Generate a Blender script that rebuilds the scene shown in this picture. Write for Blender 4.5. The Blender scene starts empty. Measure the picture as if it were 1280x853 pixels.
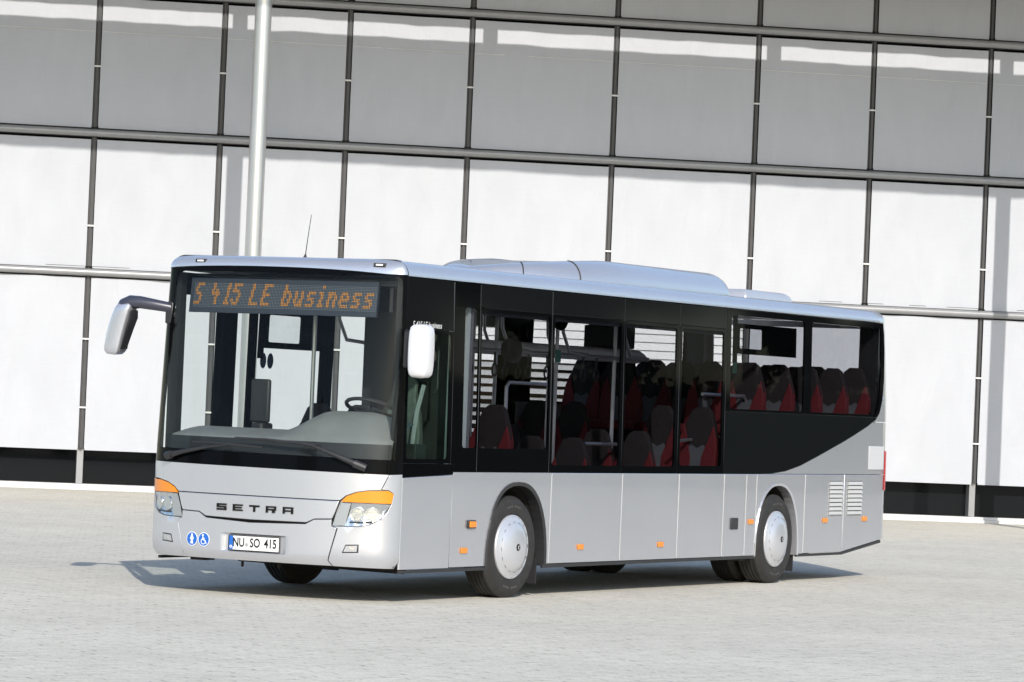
import bpy, bmesh, math, random
from mathutils import Vector, Matrix
R = math.radians
random.seed(7)
scn = bpy.context.scene
COL = scn.collection

# ------------------------------------------------------------------ camera, sky, sun, exposure
cam_d = bpy.data.cameras.new('camera'); cam = bpy.data.objects.new('camera', cam_d); COL.objects.link(cam)
CAMF = Vector((0.88346975, 0.46823278, 0.01546823)); CAMR = Vector((0.46730131, -0.88309981, 0.04200252)); CAMU = Vector((-0.03332695, 0.02987963, 0.99899776))
CAMP = Vector((-28.98652655, -18.00526643, 1.8503594))
m = Matrix.Identity(4)
for i in range(3):
    m[i][0] = CAMR[i]; m[i][1] = CAMU[i]; m[i][2] = -CAMF[i]; m[i][3] = CAMP[i]
cam.matrix_world = m
cam_d.sensor_width = 36; cam_d.lens = 134.76; cam_d.clip_start = 0.5; cam_d.clip_end = 3000
scn.camera = cam

SUN = Vector((-1.33, -1.03, 1.0)).normalized()          # towards the sun
world = bpy.data.worlds.new('World'); scn.world = world; world.use_nodes = True
wn = world.node_tree; bg = wn.nodes['Background']
sky = wn.nodes.new('ShaderNodeTexSky'); sky.sky_type = 'NISHITA'; sky.sun_disc = False
sky.sun_elevation = math.asin(SUN.z); sky.sun_rotation = math.atan2(SUN.x, SUN.y) % (2*math.pi)
sky.dust_density = 1.0; sky.ozone_density = 1.0; sky.air_density = 1.0
wn.links.new(sky.outputs[0], bg.inputs[0]); bg.inputs[1].default_value = 0.15
sd = bpy.data.lights.new('sun', 'SUN'); sd.energy = 3.0; sd.angle = R(0.5); sd.color = (1.0, 0.95, 0.88)
so = bpy.data.objects.new('sun', sd); COL.objects.link(so); so.rotation_euler = (-SUN).to_track_quat('-Z', 'Y').to_euler(); so.location = (-40, -30, 40)
scn.view_settings.view_transform = 'Standard'; scn.view_settings.look = 'None'; scn.view_settings.gamma = 1.0
scn.view_settings.exposure = 0.49; scn.view_settings.use_curve_mapping = False
scn.cycles.max_bounces = 10; scn.cycles.transparent_max_bounces = 24; scn.cycles.glossy_bounces = 5; scn.cycles.transmission_bounces = 6
scn.cycles.caustics_reflective = False; scn.cycles.caustics_refractive = False

# ------------------------------------------------------------------ materials
def newmat(name):
    mt = bpy.data.materials.new(name); mt.use_nodes = True
    return mt, mt.node_tree.nodes, mt.node_tree.links, mt.node_tree.nodes['Principled BSDF']
def pmat(name, col, rough=0.5, metal=0.0, coat=0.0, spec=0.5, var=0.0, vscale=6.0, bump=0.0, bscale=40.0, rvar=0.0, emis=None, estr=0.0):
    mt, N, L, b = newmat(name)
    b.inputs['Base Color'].default_value = (*col, 1); b.inputs['Roughness'].default_value = rough; b.inputs['Metallic'].default_value = metal
    b.inputs['Coat Weight'].default_value = coat; b.inputs['Coat Roughness'].default_value = 0.04; b.inputs['Specular IOR Level'].default_value = spec
    tc = N.new('ShaderNodeTexCoord')
    if var > 0 or rvar > 0:
        nz = N.new('ShaderNodeTexNoise'); nz.inputs['Scale'].default_value = vscale; nz.inputs['Detail'].default_value = 6
        L.new(tc.outputs['Object'], nz.inputs['Vector'])
        if var > 0:
            mr = N.new('ShaderNodeMapRange'); mr.inputs[1].default_value = .3; mr.inputs[2].default_value = .7
            mr.inputs[3].default_value = 1-var; mr.inputs[4].default_value = 1+var
            mx = N.new('ShaderNodeVectorMath'); mx.operation = 'SCALE'; mx.inputs[0].default_value = col
            L.new(nz.outputs['Fac'], mr.inputs[0]); L.new(mr.outputs[0], mx.inputs['Scale']); L.new(mx.outputs[0], b.inputs['Base Color'])
        if rvar > 0:
            m2 = N.new('ShaderNodeMapRange'); m2.inputs[3].default_value = max(0, rough-rvar); m2.inputs[4].default_value = rough+rvar
            L.new(nz.outputs['Fac'], m2.inputs[0]); L.new(m2.outputs[0], b.inputs['Roughness'])
    if bump > 0:
        n2 = N.new('ShaderNodeTexNoise'); n2.inputs['Scale'].default_value = bscale; n2.inputs['Detail'].default_value = 4
        L.new(tc.outputs['Object'], n2.inputs['Vector'])
        bp = N.new('ShaderNodeBump'); bp.inputs['Strength'].default_value = bump; bp.inputs['Distance'].default_value = .02
        L.new(n2.outputs['Fac'], bp.inputs['Height']); L.new(bp.outputs[0], b.inputs['Normal'])
    if emis: b.inputs['Emission Color'].default_value = (*emis, 1); b.inputs['Emission Strength'].default_value = estr
    return mt
def glassmat(name, tint, ior=1.45, rough=0.0, gl=(1, 1, 1)):
    mt, N, L, b = newmat(name); N.remove(b)
    t = N.new('ShaderNodeBsdfTransparent'); t.inputs[0].default_value = (*tint, 1)
    g = N.new('ShaderNodeBsdfGlossy'); g.inputs['Roughness'].default_value = rough; g.inputs['Color'].default_value = (*gl, 1)
    fr = N.new('ShaderNodeFresnel'); fr.inputs[0].default_value = ior
    geo = N.new('ShaderNodeNewGeometry'); mul = N.new('ShaderNodeMath'); mul.operation = 'SUBTRACT'; mul.inputs[0].default_value = 1.0
    L.new(geo.outputs['Backfacing'], mul.inputs[1])
    mm = N.new('ShaderNodeMath'); mm.operation = 'MULTIPLY'; L.new(fr.outputs[0], mm.inputs[0]); L.new(mul.outputs[0], mm.inputs[1])
    mix = N.new('ShaderNodeMixShader'); L.new(mm.outputs[0], mix.inputs[0]); L.new(t.outputs[0], mix.inputs[1]); L.new(g.outputs[0], mix.inputs[2])
    L.new(mix.outputs[0], N['Material Output'].inputs['Surface'])
    return mt
M = {}
M['silver'] = pmat('silver_paint', (.61, .622, .66), .27, .70, coat=.5, var=.02, vscale=2.0, bump=.008, bscale=2.2)
M['silver_light'] = pmat('light_silver_paint', (.70, .70, .71), .35, .2, coat=.5)
M['black_gloss'] = pmat('black_glass_panel', (.003, .0033, .004), .05, 0, spec=.045, bump=.004, bscale=1.2)
M['black_band'] = pmat('charcoal_glass_band', (.007, .0078, .0085), .08, 0, spec=.07, bump=.004, bscale=1.2)
M['plastic'] = pmat('black_plastic', (.022, .022, .024), .45, var=.15)
M['seal'] = pmat('pale_joint_seal', (.72, .72, .73), .5)
M['dark_seal'] = pmat('dark_joint_seal', (.02, .02, .02), .6)
M['under'] = pmat('dark_underbody', (.018, .017, .016), .8, var=.3, vscale=9)
M['tyre'] = pmat('tyre_rubber', (.021, .020, .019), .72, var=.25, vscale=14, bump=.06, bscale=90)
M['sidewall'] = pmat('grey_sidewall_print', (.085, .083, .08), .8)
M['joint_grey'] = pmat('grey_glass_joint', (.06, .062, .065), .5)
M['navy'] = pmat('navy_sticker', (.02, .03, .09), .5)
M['hub'] = pmat('wheel_cover_paint', (.58, .59, .62), .32, .5, coat=.3, var=.02)
M['amber'] = pmat('amber_lens', (.80, .245, .010), .18, coat=.6, bump=.05, bscale=120)
M['red_lens'] = pmat('red_lens', (.45, .015, .02), .15, coat=.6)
M['chrome'] = pmat('chrome_reflector', (.82, .83, .85), .16, 1.0, bump=.06, bscale=22)
M['silver_trim'] = pmat('satin_grey_trim', (.42, .43, .44), .35, .3)
M['white'] = pmat('white_enamel', (.82, .82, .80), .4)
M['blue'] = pmat('blue_sticker', (.015, .12, .48), .4)
M['letter'] = pmat('black_letters', (.008, .008, .008), .6, spec=.2)
M['grille'] = pmat('pale_louvre', (.47, .47, .46), .5)
M['wscreen'] = glassmat('windscreen_glass', (.92, .945, .935), 1.25)
M['drvglass'] = glassmat('green_cab_glass', (.82, .90, .86), 1.3)
M['tint'] = glassmat('tinted_side_glass', (.68, .685, .71), 1.065)
M['farglass'] = glassmat('far_side_glass', (.92, .93, .935), 1.2)
M['lens'] = glassmat('clear_lens', (.96, .97, .97), 1.5)
M['dash'] = pmat('grey_dashboard', (.17, .173, .173), .6, var=.08, vscale=5)
M['cab_dark'] = pmat('dark_cab_trim', (.014, .0145, .016), .6, var=.2)
M['int_grey'] = pmat('grey_interior_panel', (.22, .225, .24), .6, var=.05)
M['duct'] = pmat('pale_grey_duct', (.78, .78, .82), .5)
M['drv_seat'] = pmat('grey_driver_seat_fabric', (.085, .095, .09), .85, var=.2, vscale=25)
M['int_floor'] = pmat('dark_bus_floor', (.06, .06, .065), .7)
M['int_ceil'] = pmat('ceiling_panel', (.30, .30, .31), .6)
M['seat_dark'] = pmat('dark_seat_fabric', (.015, .011, .0105), .85, var=.25, vscale=30)
M['seat_red'] = pmat('red_seat_fabric', (.115, .005, .008), .8, var=.2, vscale=30)
M['seat_grey'] = pmat('grey_seat_fabric', (.09, .094, .10), .8, var=.1)
M['rail'] = pmat('grab_rail_steel', (.45, .46, .48), .3, .7)
M['partition'] = pmat('pale_green_partition', (.66, .74, .70), .6)
M['led_lit'] = pmat('lit_amber_dot', (.38, .15, .012), .5, emis=(1.0, .42, .06), estr=.24)
M['led_off'] = pmat('unlit_grey_dot', (.16, .17, .185), .5)
M['led_bg'] = pmat('sign_backing', (.022, .027, .040), .7)
M['exit_green'] = pmat('green_exit_sticker', (.012, .06, .038), .6)
M['plate_white'] = pmat('plate_white', (.80, .80, .79), .35)
M['mirror_dark'] = pmat('mirror_arm_blue_black', (.035, .037, .055), .3, coat=.3)
# building
def screenmat():
    mt, N, L, b = newmat('white_screen_fabric')
    tc = N.new('ShaderNodeTexCoord')
    n1 = N.new('ShaderNodeTexNoise'); n1.inputs['Scale'].default_value = .9; n1.inputs['Detail'].default_value = 5; n1.inputs['Distortion'].default_value = .8
    mp = N.new('ShaderNodeMapping'); mp.inputs['Scale'].default_value = (2.6, 2.6, .9)
    L.new(tc.outputs['Object'], mp.inputs['Vector']); L.new(mp.outputs[0], n1.inputs['Vector'])
    mr = N.new('ShaderNodeMapRange'); mr.inputs[1].default_value = .3; mr.inputs[2].default_value = .7; mr.inputs[3].default_value = .446; mr.inputs[4].default_value = .468
    cb = N.new('ShaderNodeCombineColor')
    n2 = N.new('ShaderNodeTexNoise'); n2.inputs['Scale'].default_value = 1.0; n2.inputs['Detail'].default_value = 3
    mp2 = N.new('ShaderNodeMapping'); mp2.inputs['Scale'].default_value = (3, 3, 60); L.new(tc.outputs['Object'], mp2.inputs['Vector']); L.new(mp2.outputs[0], n2.inputs['Vector'])
    ad = N.new('ShaderNodeMath'); ad.operation = 'MULTIPLY_ADD'; ad.inputs[1].default_value = .03; L.new(n2.outputs['Fac'], ad.inputs[0]); L.new(mr.outputs[0], ad.inputs[2])
    L.new(n1.outputs['Fac'], mr.inputs[0])
    for i, k in enumerate((.945, .975, 1.035)):
        mk = N.new('ShaderNodeMath'); mk.operation = 'MULTIPLY'; mk.inputs[1].default_value = k; L.new(ad.outputs[0], mk.inputs[0]); L.new(mk.outputs[0], cb.inputs[i])
    L.new(cb.outputs[0], b.inputs['Base Color']); b.inputs['Roughness'].default_value = .85; b.inputs['Specular IOR Level'].default_value = .2
    bp = N.new('ShaderNodeBump'); bp.inputs['Strength'].default_value = .34; bp.inputs['Distance'].default_value = .08
    L.new(n1.outputs['Fac'], bp.inputs['Height']); L.new(bp.outputs[0], b.inputs['Normal'])
    return mt
M['screen'] = screenmat()
M['mullion'] = pmat('dark_grey_mullion', (.055, .056, .058), .5, .3, var=.1)
M['tube'] = pmat('grey_tube', (.285, .29, .295), .4, .3, var=.04)
M['clip'] = pmat('pale_clip', (.6, .6, .58), .5)
M['facade_glass'] = pmat('dark_facade_glass', (.008, .009, .010), .04, spec=.15)
M['base'] = pmat('white_base_profile', (.55, .55, .54), .5, var=.05)
M['blind'] = pmat('pale_blind_slat', (.60, .61, .60), .45, .1)
M['pole'] = pmat('light_grey_pole', (.52, .52, .51), .33, .75, var=.03, vscale=3)
M['canopy'] = pmat('canopy_metal', (.45, .45, .46), .5, .2)
M['back'] = pmat('dark_room', (.03, .03, .032), .8)
M['roomgrey'] = pmat('grey_cabinet', (.011, .012, .012), .7)
def pavingmat():
    mt, N, L, b = newmat('pale_concrete_pavers')
    tc = N.new('ShaderNodeTexCoord'); mp = N.new('ShaderNodeMapping'); mp.inputs['Rotation'].default_value = (0, 0, R(38)); L.new(tc.outputs['Object'], mp.inputs['Vector'])
    br = N.new('ShaderNodeTexBrick'); br.inputs['Scale'].default_value = 1.0; br.inputs['Brick Width'].default_value = .24; br.inputs['Row Height'].default_value = .12
    br.inputs['Mortar Size'].default_value = .009; br.inputs['Mortar Smooth'].default_value = .3; br.inputs['Bias'].default_value = 0
    br.inputs['Color1'].default_value = (.59, .556, .474, 1); br.inputs['Color2'].default_value = (.63, .595, .512, 1); br.inputs['Mortar'].default_value = (.59, .556, .478, 1)
    L.new(mp.outputs[0], br.inputs['Vector'])
    # dark grit caught in some of the joints
    n1 = N.new('ShaderNodeTexNoise'); n1.inputs['Scale'].default_value = 5.0; n1.inputs['Detail'].default_value = 5; L.new(tc.outputs['Object'], n1.inputs['Vector'])
    r1 = N.new('ShaderNodeMapRange'); r1.inputs[1].default_value = .47; r1.inputs[2].default_value = .72; L.new(n1.outputs['Fac'], r1.inputs[0])
    mu = N.new('ShaderNodeMath'); mu.operation = 'MULTIPLY'; L.new(br.outputs['Fac'], mu.inputs[0]); L.new(r1.outputs[0], mu.inputs[1])
    mx = N.new('ShaderNodeMix'); mx.data_type = 'RGBA'; mx.inputs['B'].default_value = (.13, .12, .09, 1); L.new(mu.outputs[0], mx.inputs['Factor']); L.new(br.outputs['Color'], mx.inputs['A'])
    # broad stains and fine grain
    n2 = N.new('ShaderNodeTexNoise'); n2.inputs['Scale'].default_value = .35; n2.inputs['Detail'].default_value = 8; n2.inputs['Roughness'].default_value = .65; L.new(tc.outputs['Object'], n2.inputs['Vector'])
    r2 = N.new('ShaderNodeMapRange'); r2.inputs[1].default_value = .3; r2.inputs[2].default_value = .7; r2.inputs[3].default_value = .90; r2.inputs[4].default_value = 1.07; L.new(n2.outputs['Fac'], r2.inputs[0])
    n3 = N.new('ShaderNodeTexNoise'); n3.inputs['Scale'].default_value = 38; n3.inputs['Detail'].default_value = 3; L.new(tc.outputs['Object'], n3.inputs['Vector'])
    r3 = N.new('ShaderNodeMapRange'); r3.inputs[1].default_value = .3; r3.inputs[2].default_value = .7; r3.inputs[3].default_value = .86; r3.inputs[4].default_value = 1.12; L.new(n3.outputs['Fac'], r3.inputs[0])
    n5 = N.new('ShaderNodeTexNoise'); n5.inputs['Scale'].default_value = 9; n5.inputs['Detail'].default_value = 4; n5.inputs['Roughness'].default_value = .7; L.new(mp.outputs[0], n5.inputs['Vector'])
    r5 = N.new('ShaderNodeMapRange'); r5.inputs[1].default_value = .3; r5.inputs[2].default_value = .7; r5.inputs[3].default_value = .90; r5.inputs[4].default_value = 1.09; L.new(n5.outputs['Fac'], r5.inputs[0])
    m5 = N.new('ShaderNodeMath'); m5.operation = 'MULTIPLY'; L.new(r5.outputs[0], m5.inputs[0]); L.new(r3.outputs[0], m5.inputs[1])
    m3 = N.new('ShaderNodeMath'); m3.operation = 'MULTIPLY'; L.new(r2.outputs[0], m3.inputs[0]); L.new(m5.outputs[0], m3.inputs[1])
    vo = N.new('ShaderNodeTexVoronoi'); vo.inputs['Scale'].default_value = 7.0; L.new(tc.outputs['Object'], vo.inputs['Vector'])
    rv = N.new('ShaderNodeMapRange'); rv.inputs[1].default_value = .10; rv.inputs[2].default_value = .22; rv.inputs[3].default_value = 1.0; rv.inputs[4].default_value = 0.0; L.new(vo.outputs['Distance'], rv.inputs[0])
    n4 = N.new('ShaderNodeTexNoise'); n4.inputs['Scale'].default_value = 1.7; n4.inputs['Detail'].default_value = 6; L.new(tc.outputs['Object'], n4.inputs['Vector'])
    r4 = N.new('ShaderNodeMapRange'); r4.inputs[1].default_value = .48; r4.inputs[2].default_value = .68; r4.inputs[4].default_value = .75; L.new(n4.outputs['Fac'], r4.inputs[0])
    m4 = N.new('ShaderNodeMath'); m4.operation = 'MULTIPLY'; L.new(rv.outputs[0], m4.inputs[0]); L.new(r4.outputs[0], m4.inputs[1])
    mx2 = N.new('ShaderNodeMix'); mx2.data_type = 'RGBA'; mx2.inputs['B'].default_value = (.16, .145, .11, 1); L.new(m4.outputs[0], mx2.inputs['Factor']); L.new(mx.outputs['Result'], mx2.inputs['A'])
    vm = N.new('ShaderNodeVectorMath'); vm.operation = 'SCALE'; L.new(mx2.outputs['Result'], vm.inputs[0]); L.new(m3.outputs[0], vm.inputs['Scale'])
    L.new(vm.outputs[0], b.inputs['Base Color']); b.inputs['Roughness'].default_value = .85; b.inputs['Specular IOR Level'].default_value = .25
    bp = N.new('ShaderNodeBump'); bp.inputs['Strength'].default_value = .3; bp.inputs['Distance'].default_value = .004
    ng = N.new('ShaderNodeMath'); ng.operation = 'MULTIPLY_ADD'; ng.inputs[1].default_value = -1.0; L.new(br.outputs['Fac'], ng.inputs[0]); L.new(n3.outputs['Fac'], ng.inputs[2])
    L.new(ng.outputs[0], bp.inputs['Height']); L.new(bp.outputs[0], b.inputs['Normal'])
    return mt
M['paving'] = pavingmat()

# ------------------------------------------------------------------ mesh helpers
class MB:
    """collects shapes; build() links them as ONE mesh object"""
    def __init__(s, tf=None): s.v = []; s.f = []; s.mi = []; s.tf = tf or (lambda a, b, c: (a, b, c)); s.cur = 0
    def add(s, vs, fs):
        o = len(s.v); s.v += [tuple(s.tf(*p)) for p in vs]; s.f += [tuple(i+o for i in f) for f in fs]; s.mi += [s.cur]*len(fs); return s
    def box(s, x0, x1, y0, y1, z0, z1):
        return s.add([(x0,y0,z0),(x1,y0,z0),(x1,y1,z0),(x0,y1,z0),(x0,y0,z1),(x1,y0,z1),(x1,y1,z1),(x0,y1,z1)],
                     [(0,3,2,1),(4,5,6,7),(0,1,5,4),(1,2,6,5),(2,3,7,6),(3,0,4,7)])
    def tube(s, path, r, n=10, cap=True):
        P = [Vector(p) for p in path]; rs = r if isinstance(r, (list, tuple)) else [r]*len(P); vs = []; fs = []
        up = None
        for i, p in enumerate(P):
            t = (P[min(i+1, len(P)-1)] - P[max(i-1, 0)]).normalized()
            if up is None: up = Vector((0,0,1)) if abs(t.z) < .9 else Vector((1,0,0))
            a = t.cross(up).normalized(); b2 = a.cross(t).normalized(); up = b2
            for k in range(n):
                w = 2*math.pi*k/n; vs.append(tuple(p + (a*math.cos(w) + b2*math.sin(w))*rs[i]))
        for i in range(len(P)-1):
            for k in range(n):
                fs.append((i*n+k, i*n+(k+1)%n, (i+1)*n+(k+1)%n, (i+1)*n+k))
        if cap: fs.append(tuple(range(n))[::-1]); fs.append(tuple((len(P)-1)*n+k for k in range(n)))
        return s.add(vs, fs)
    def prism(s, poly, a, b, fn):
        """poly of (u,v), extruded from a to b; fn(u,v,w)->(x,y,z)"""
        n = len(poly); vs = [fn(u, v, a) for u, v in poly] + [fn(u, v, b) for u, v in poly]
        fs = [tuple(range(n))[::-1], tuple(range(n, 2*n))] + [(i, (i+1)%n, n+(i+1)%n, n+i) for i in range(n)]
        return s.add(vs, fs)
    def loft(s, rings, cap=True):
        n = len(rings[0]); vs = [p for r_ in rings for p in r_]; fs = []
        for i in range(len(rings)-1):
            for k in range(n): fs.append((i*n+k, i*n+(k+1)%n, (i+1)*n+(k+1)%n, (i+1)*n+k))
        if cap: fs.append(tuple(range(n))[::-1]); fs.append(tuple((len(rings)-1)*n+k for k in range(n)))
        return s.add(vs, fs)
    def grid(s, fn, nu, nv):
        vs = [fn(i/nu, j/nv) for j in range(nv+1) for i in range(nu+1)]
        return s.add(vs, [(j*(nu+1)+i, j*(nu+1)+i+1, (j+1)*(nu+1)+i+1, (j+1)*(nu+1)+i) for j in range(nv) for i in range(nu)])
    def lathe(s, prof, fn, n=48):
        """prof of (r, w); fn(a, r, w) -> point, closed round the axis"""
        vs = [fn(2*math.pi*k/n, r, w) for r, w in prof for k in range(n)]; fs = []
        for i in range(len(prof)-1):
            for k in range(n): fs.append((i*n+k, i*n+(k+1)%n, (i+1)*n+(k+1)%n, (i+1)*n+k))
        return s.add(vs, fs)
    def build(s, name, mats, parent=None, bevel=0, seg=2, smooth=35, fix=True, solid=0):
        me = bpy.data.meshes.new(name); me.from_pydata(s.v, [], s.f)
        for mt in (mats if isinstance(mats, (list, tuple)) else [mats]): me.materials.append(mt)
        for p, i in zip(me.polygons, s.mi): p.material_index = i
        if fix:
            bm = bmesh.new(); bm.from_mesh(me); bmesh.ops.recalc_face_normals(bm, faces=bm.faces[:]); bm.to_mesh(me); bm.free()
        if smooth:
            for p in me.polygons: p.use_smooth = True
            me.set_sharp_from_angle(angle=R(smooth))
        me.update()
        o = bpy.data.objects.new(name, me); COL.objects.link(o)
        if parent: o.parent = parent
        if bevel:
            b = o.modifiers.new('bevel', 'BEVEL'); b.width = bevel; b.segments = seg; b.limit_method = 'ANGLE'; b.angle_limit = R(40); b.harden_normals = False
        return o
def tag(o, label, cat, group=None):
    o['label'] = label; o['category'] = cat
    if group: o['group'] = group
    return o
def empty(name, loc=(0,0,0)):
    o = bpy.data.objects.new(name, None); COL.objects.link(o); o.location = loc; o.empty_display_size = .3; return o
def patch(outline, fn, t=.02, su=.06, sv=.2, ulines=(), vlines=(), off=None, base=0.0):
    """2-D outline -> curved plate of thickness t. fn(u,v,off)->point; returns MB-ready verts, faces"""
    bm = bmesh.new(); vs = [bm.verts.new((u, v, 0)) for u, v in outline]; bm.faces.new(vs)
    us = [p[0] for p in outline]; vv = [p[1] for p in outline]
    def cuts(a, b, s, extra):
        n = max(1, int(math.ceil((b-a)/s))) if s else 1
        return sorted(set([a+(b-a)*i/n for i in range(1, n)] + [e for e in extra if a < e < b]))
    for c in cuts(min(us), max(us), su, ulines):
        bmesh.ops.bisect_plane(bm, geom=bm.verts[:]+bm.edges[:]+bm.faces[:], dist=1e-5, plane_co=(c, 0, 0), plane_no=(1, 0, 0))
    for c in cuts(min(vv), max(vv), sv, vlines):
        bmesh.ops.bisect_plane(bm, geom=bm.verts[:]+bm.edges[:]+bm.faces[:], dist=1e-5, plane_co=(0, c, 0), plane_no=(0, 1, 0))
    bmesh.ops.remove_doubles(bm, verts=bm.verts[:], dist=1e-5)
    bm.verts.ensure_lookup_table(); bm.verts.index_update()
    n = len(bm.verts); out = []
    for v in bm.verts: out.append(fn(v.co.x, v.co.y, base + (off(v.co.x, v.co.y) if off else 0)))
    for v in bm.verts: out.append(fn(v.co.x, v.co.y, base - t + (off(v.co.x, v.co.y) if off else 0)))
    fs = []
    for f in bm.faces:
        ids = [v.index for v in f.verts]; fs.append(tuple(ids)); fs.append(tuple(i+n for i in reversed(ids)))
    for e in bm.edges:
        if len(e.link_faces) == 1:
            a, b = e.verts[0].index, e.verts[1].index; fs.append((a, b, b+n, a+n))
    bm.free()
    return out, fs
def text_mesh(txt, size, fn, bold=0.0, sx=1.0, shear=0.0, align='CENTER', mb=None):
    cu = bpy.data.curves.new('t', 'FONT'); cu.body = txt; cu.size = size; cu.align_x = align; cu.align_y = 'CENTER'; cu.offset = bold; cu.shear = shear; cu.resolution_u = 3
    o = bpy.data.objects.new('t', cu); COL.objects.link(o); dg = bpy.context.evaluated_depsgraph_get()
    me = bpy.data.meshes.new_from_object(o.evaluated_get(dg))
    mb = mb or MB(); mb.add([fn(v.co.x*sx, v.co.y, 0) for v in me.vertices], [tuple(p.vertices) for p in me.polygons])
    bpy.data.objects.remove(o); bpy.data.curves.remove(cu); bpy.data.meshes.remove(me)
    return mb

# ------------------------------------------------------------------ ground
g = MB(); g.add([(-1500,-1500,0),(1500,-1500,0),(1500,1500,0),(-1500,1500,0)], [(0,1,2,3)])
ground = g.build('paved_square', M['paving'], smooth=0); ground['kind'] = 'structure'

# ------------------------------------------------------------------ building: local u along the facade, d out of it towards the camera, z up
FE = Vector((0.62024, -0.78441, 0)); FN = Vector((-0.78441, -0.62024, 0)); FO = Vector((25.0625, 20.3396, 0))
def F(u, d, z): return tuple(FO + FE*u + FN*d + Vector((0, 0, z)))
bld = empty('office_building', F(8, 0, 0)); tag(bld, 'modern office building with white fabric sun screens over a dark glass front', 'building')
bld_inv = Matrix.Translation(-bld.location)
def Fl(u, d, z):
    p = Vector(F(u, d, z)) - bld.location; return tuple(p)
MUL = [-9.5, -7.33, -5.17, -3.07, -.91, 1.26, 3.43, 5.62, 7.78, 10.37, 12.95, 15.08, 17.25, 19.42, 21.6, 24.2, 26.8]
ROWS = [(.715, 3.655), (3.845, 6.035), (6.265, 8.485), (8.72, 10.95)]
U0, U1 = MUL[0], MUL[-1]
# dark glazing behind the screens, one window per bay at ground level and above
for a, b in zip(MUL[:-1], MUL[1:]):
    w = MB(Fl); w.box(a+.05, b-.05, -.32, -.30, .11, 11.0); w.build('window', M['facade_glass'], bld, smooth=0)
    for zi, (z0, z1) in enumerate(ROWS):
        if zi == 0 and a in (7.78, 10.37):
            s_ = MB(Fl); z = z1 - .02
            while z > z0 + .05:
                k = (z - z0)/(z1 - z0)
                ang = R(14) if k > .62 else (R(52) if k > .40 else R(68))
                dz, dd = .074*math.cos(ang), .074*math.sin(ang)
                s_.add([(a+.07, -.05+dd, z-dz), (b-.07, -.05+dd, z-dz), (b-.07, -.05-dd, z+dz), (a+.07, -.05-dd, z+dz),
                        (a+.07, -.046+dd, z-dz+.004), (b-.07, -.046+dd, z-dz+.004), (b-.07, -.046-dd, z+dz+.004), (a+.07, -.046-dd, z+dz+.004)],
                       [(0,3,2,1),(4,5,6,7),(0,1,5,4),(1,2,6,5),(2,3,7,6),(3,0,4,7)])
                z -= .146
            s_.build('venetian_blind', M['blind'], bld, smooth=0); continue
        rnd = random.Random(int(a*100)+zi*7)
        ph = [rnd.uniform(0, 6) for _ in range(4)]
        def fs(i, j, a=a, b=b, z0=z0, z1=z1, ph=ph):
            u = a+.054 + (b-a-.108)*i; z = z0 + (z1-z0)*j
            ed = math.sin(math.pi*i)**.5
            d = ed*(.010*math.sin(7*i+ph[0]+3*j) + .008*math.sin(15*i-8*j+ph[1]) + .006*math.sin(6*i+11*j+ph[2]) + .004*math.sin(27*i+9*j+ph[3])*j) 
            return (u, d, z)
        s_ = MB(Fl); s_.grid(fs, 24, 20)
        s_.grid(lambda i, j, q=fs: (q(i, j)[0], q(i, j)[1]-.006, q(i, j)[2]), 24, 20)
        s_.box(a+.062, b-.062, -.014, .014, z0-.028, z0)       # hem bar
        s_ = s_.build('sun_screen', M['screen'], bld, smooth=60, fix=False)
        if zi == 2: w = MB(Fl); w.box(a+.064, b-.064, .012, .0145, 7.895, 7.905); w.build('fabric_seam', M['clip'], s_, smooth=0)
for u in MUL:
    w = MB(Fl); w.box(u-.044, u+.044, -.30, -.035, .72, 11.0); w.box(u-.018, u+.018, -.035, .0, .72, 11.0)
    w.build('mullion', M['mullion'], bld, smooth=0)
    w = MB(Fl); w.box(u-.055, u+.055, -.298, -.10, .11, .715); w.build('glazing_post', M['tube'], bld, smooth=0)
    for z in ((1.42, 2.6, 4.55, 7.3) if -1 < u < 20 else ()):
        w = MB(Fl); w.box(u-.056, u+.056, -.01, .022, z-.014, z+.014); w.build('screen_clip', M['clip'], bld, smooth=0)
for z in (3.745, 6.145, 8.60):
    w = MB(Fl); w.tube([(U0, .05, z), (U1, .05, z)], .062, 16); w.build('tube_rail', M['tube'], bld)
    w = MB(Fl); w.box(U0, U1, -.29, -.04, z-.07, z+.10); w.build('transom', M['mullion'], bld, smooth=0)
    w = MB(Fl); w.box(U0, U1, -.036, .0, z+.085, z+.108); w.build('headbox', M['letter'], bld, smooth=0)
w = MB(Fl); w.box(U0, U1, -.4, .06, 0, .055); w.box(U0, U1, -.4, -.02, .055, .105); w.build('base_profile', M['base'], bld, smooth=0, bevel=.004)
w = MB(Fl); w.box(U0, U1, -12, -.42, 0, 11.6); w.build('building_core', M['back'], bld, smooth=0)
# canopy above the frame: its shade falls across the screens, with a bright slot
w = MB(Fl); w.box(U0-1, U1, -.3, 2.80, 10.0, 10.02); w.box(U0-1, U1, 3.24, 6.97, 10.0, 10.02); w.build('canopy_roof', M['canopy'], bld, smooth=0)
for u in (-5.3, -.7, 3.66, 8.07, 13.2, 17.52, 22.0):
    w = MB(Fl); w.box(u-.13, u+.13, 2.80, 3.24, 9.985, 10.015); w.build('canopy_beam', M['canopy'], bld, smooth=0)
for u, lab in ((3.665, 'tall round light grey steel pole standing between the bus and the screens'), (17.55, 'second round grey steel pole right of the frame casting a shadow stripe')):
    b0 = F(u, 3.7, 0); pt = empty('support_pole', b0); tag(pt, lab, 'pole', 'canopy poles in front of the building')
    w = MB(); w.tube([(0,0,.02), (0,0,9.98)], .138, 40, cap=True); w.build('shaft', M['pole'], pt)
    w = MB(); w.tube([(0,0,0), (0,0,.02)], .24, 32); w.build('foot_plate', M['tube'], pt)

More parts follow.
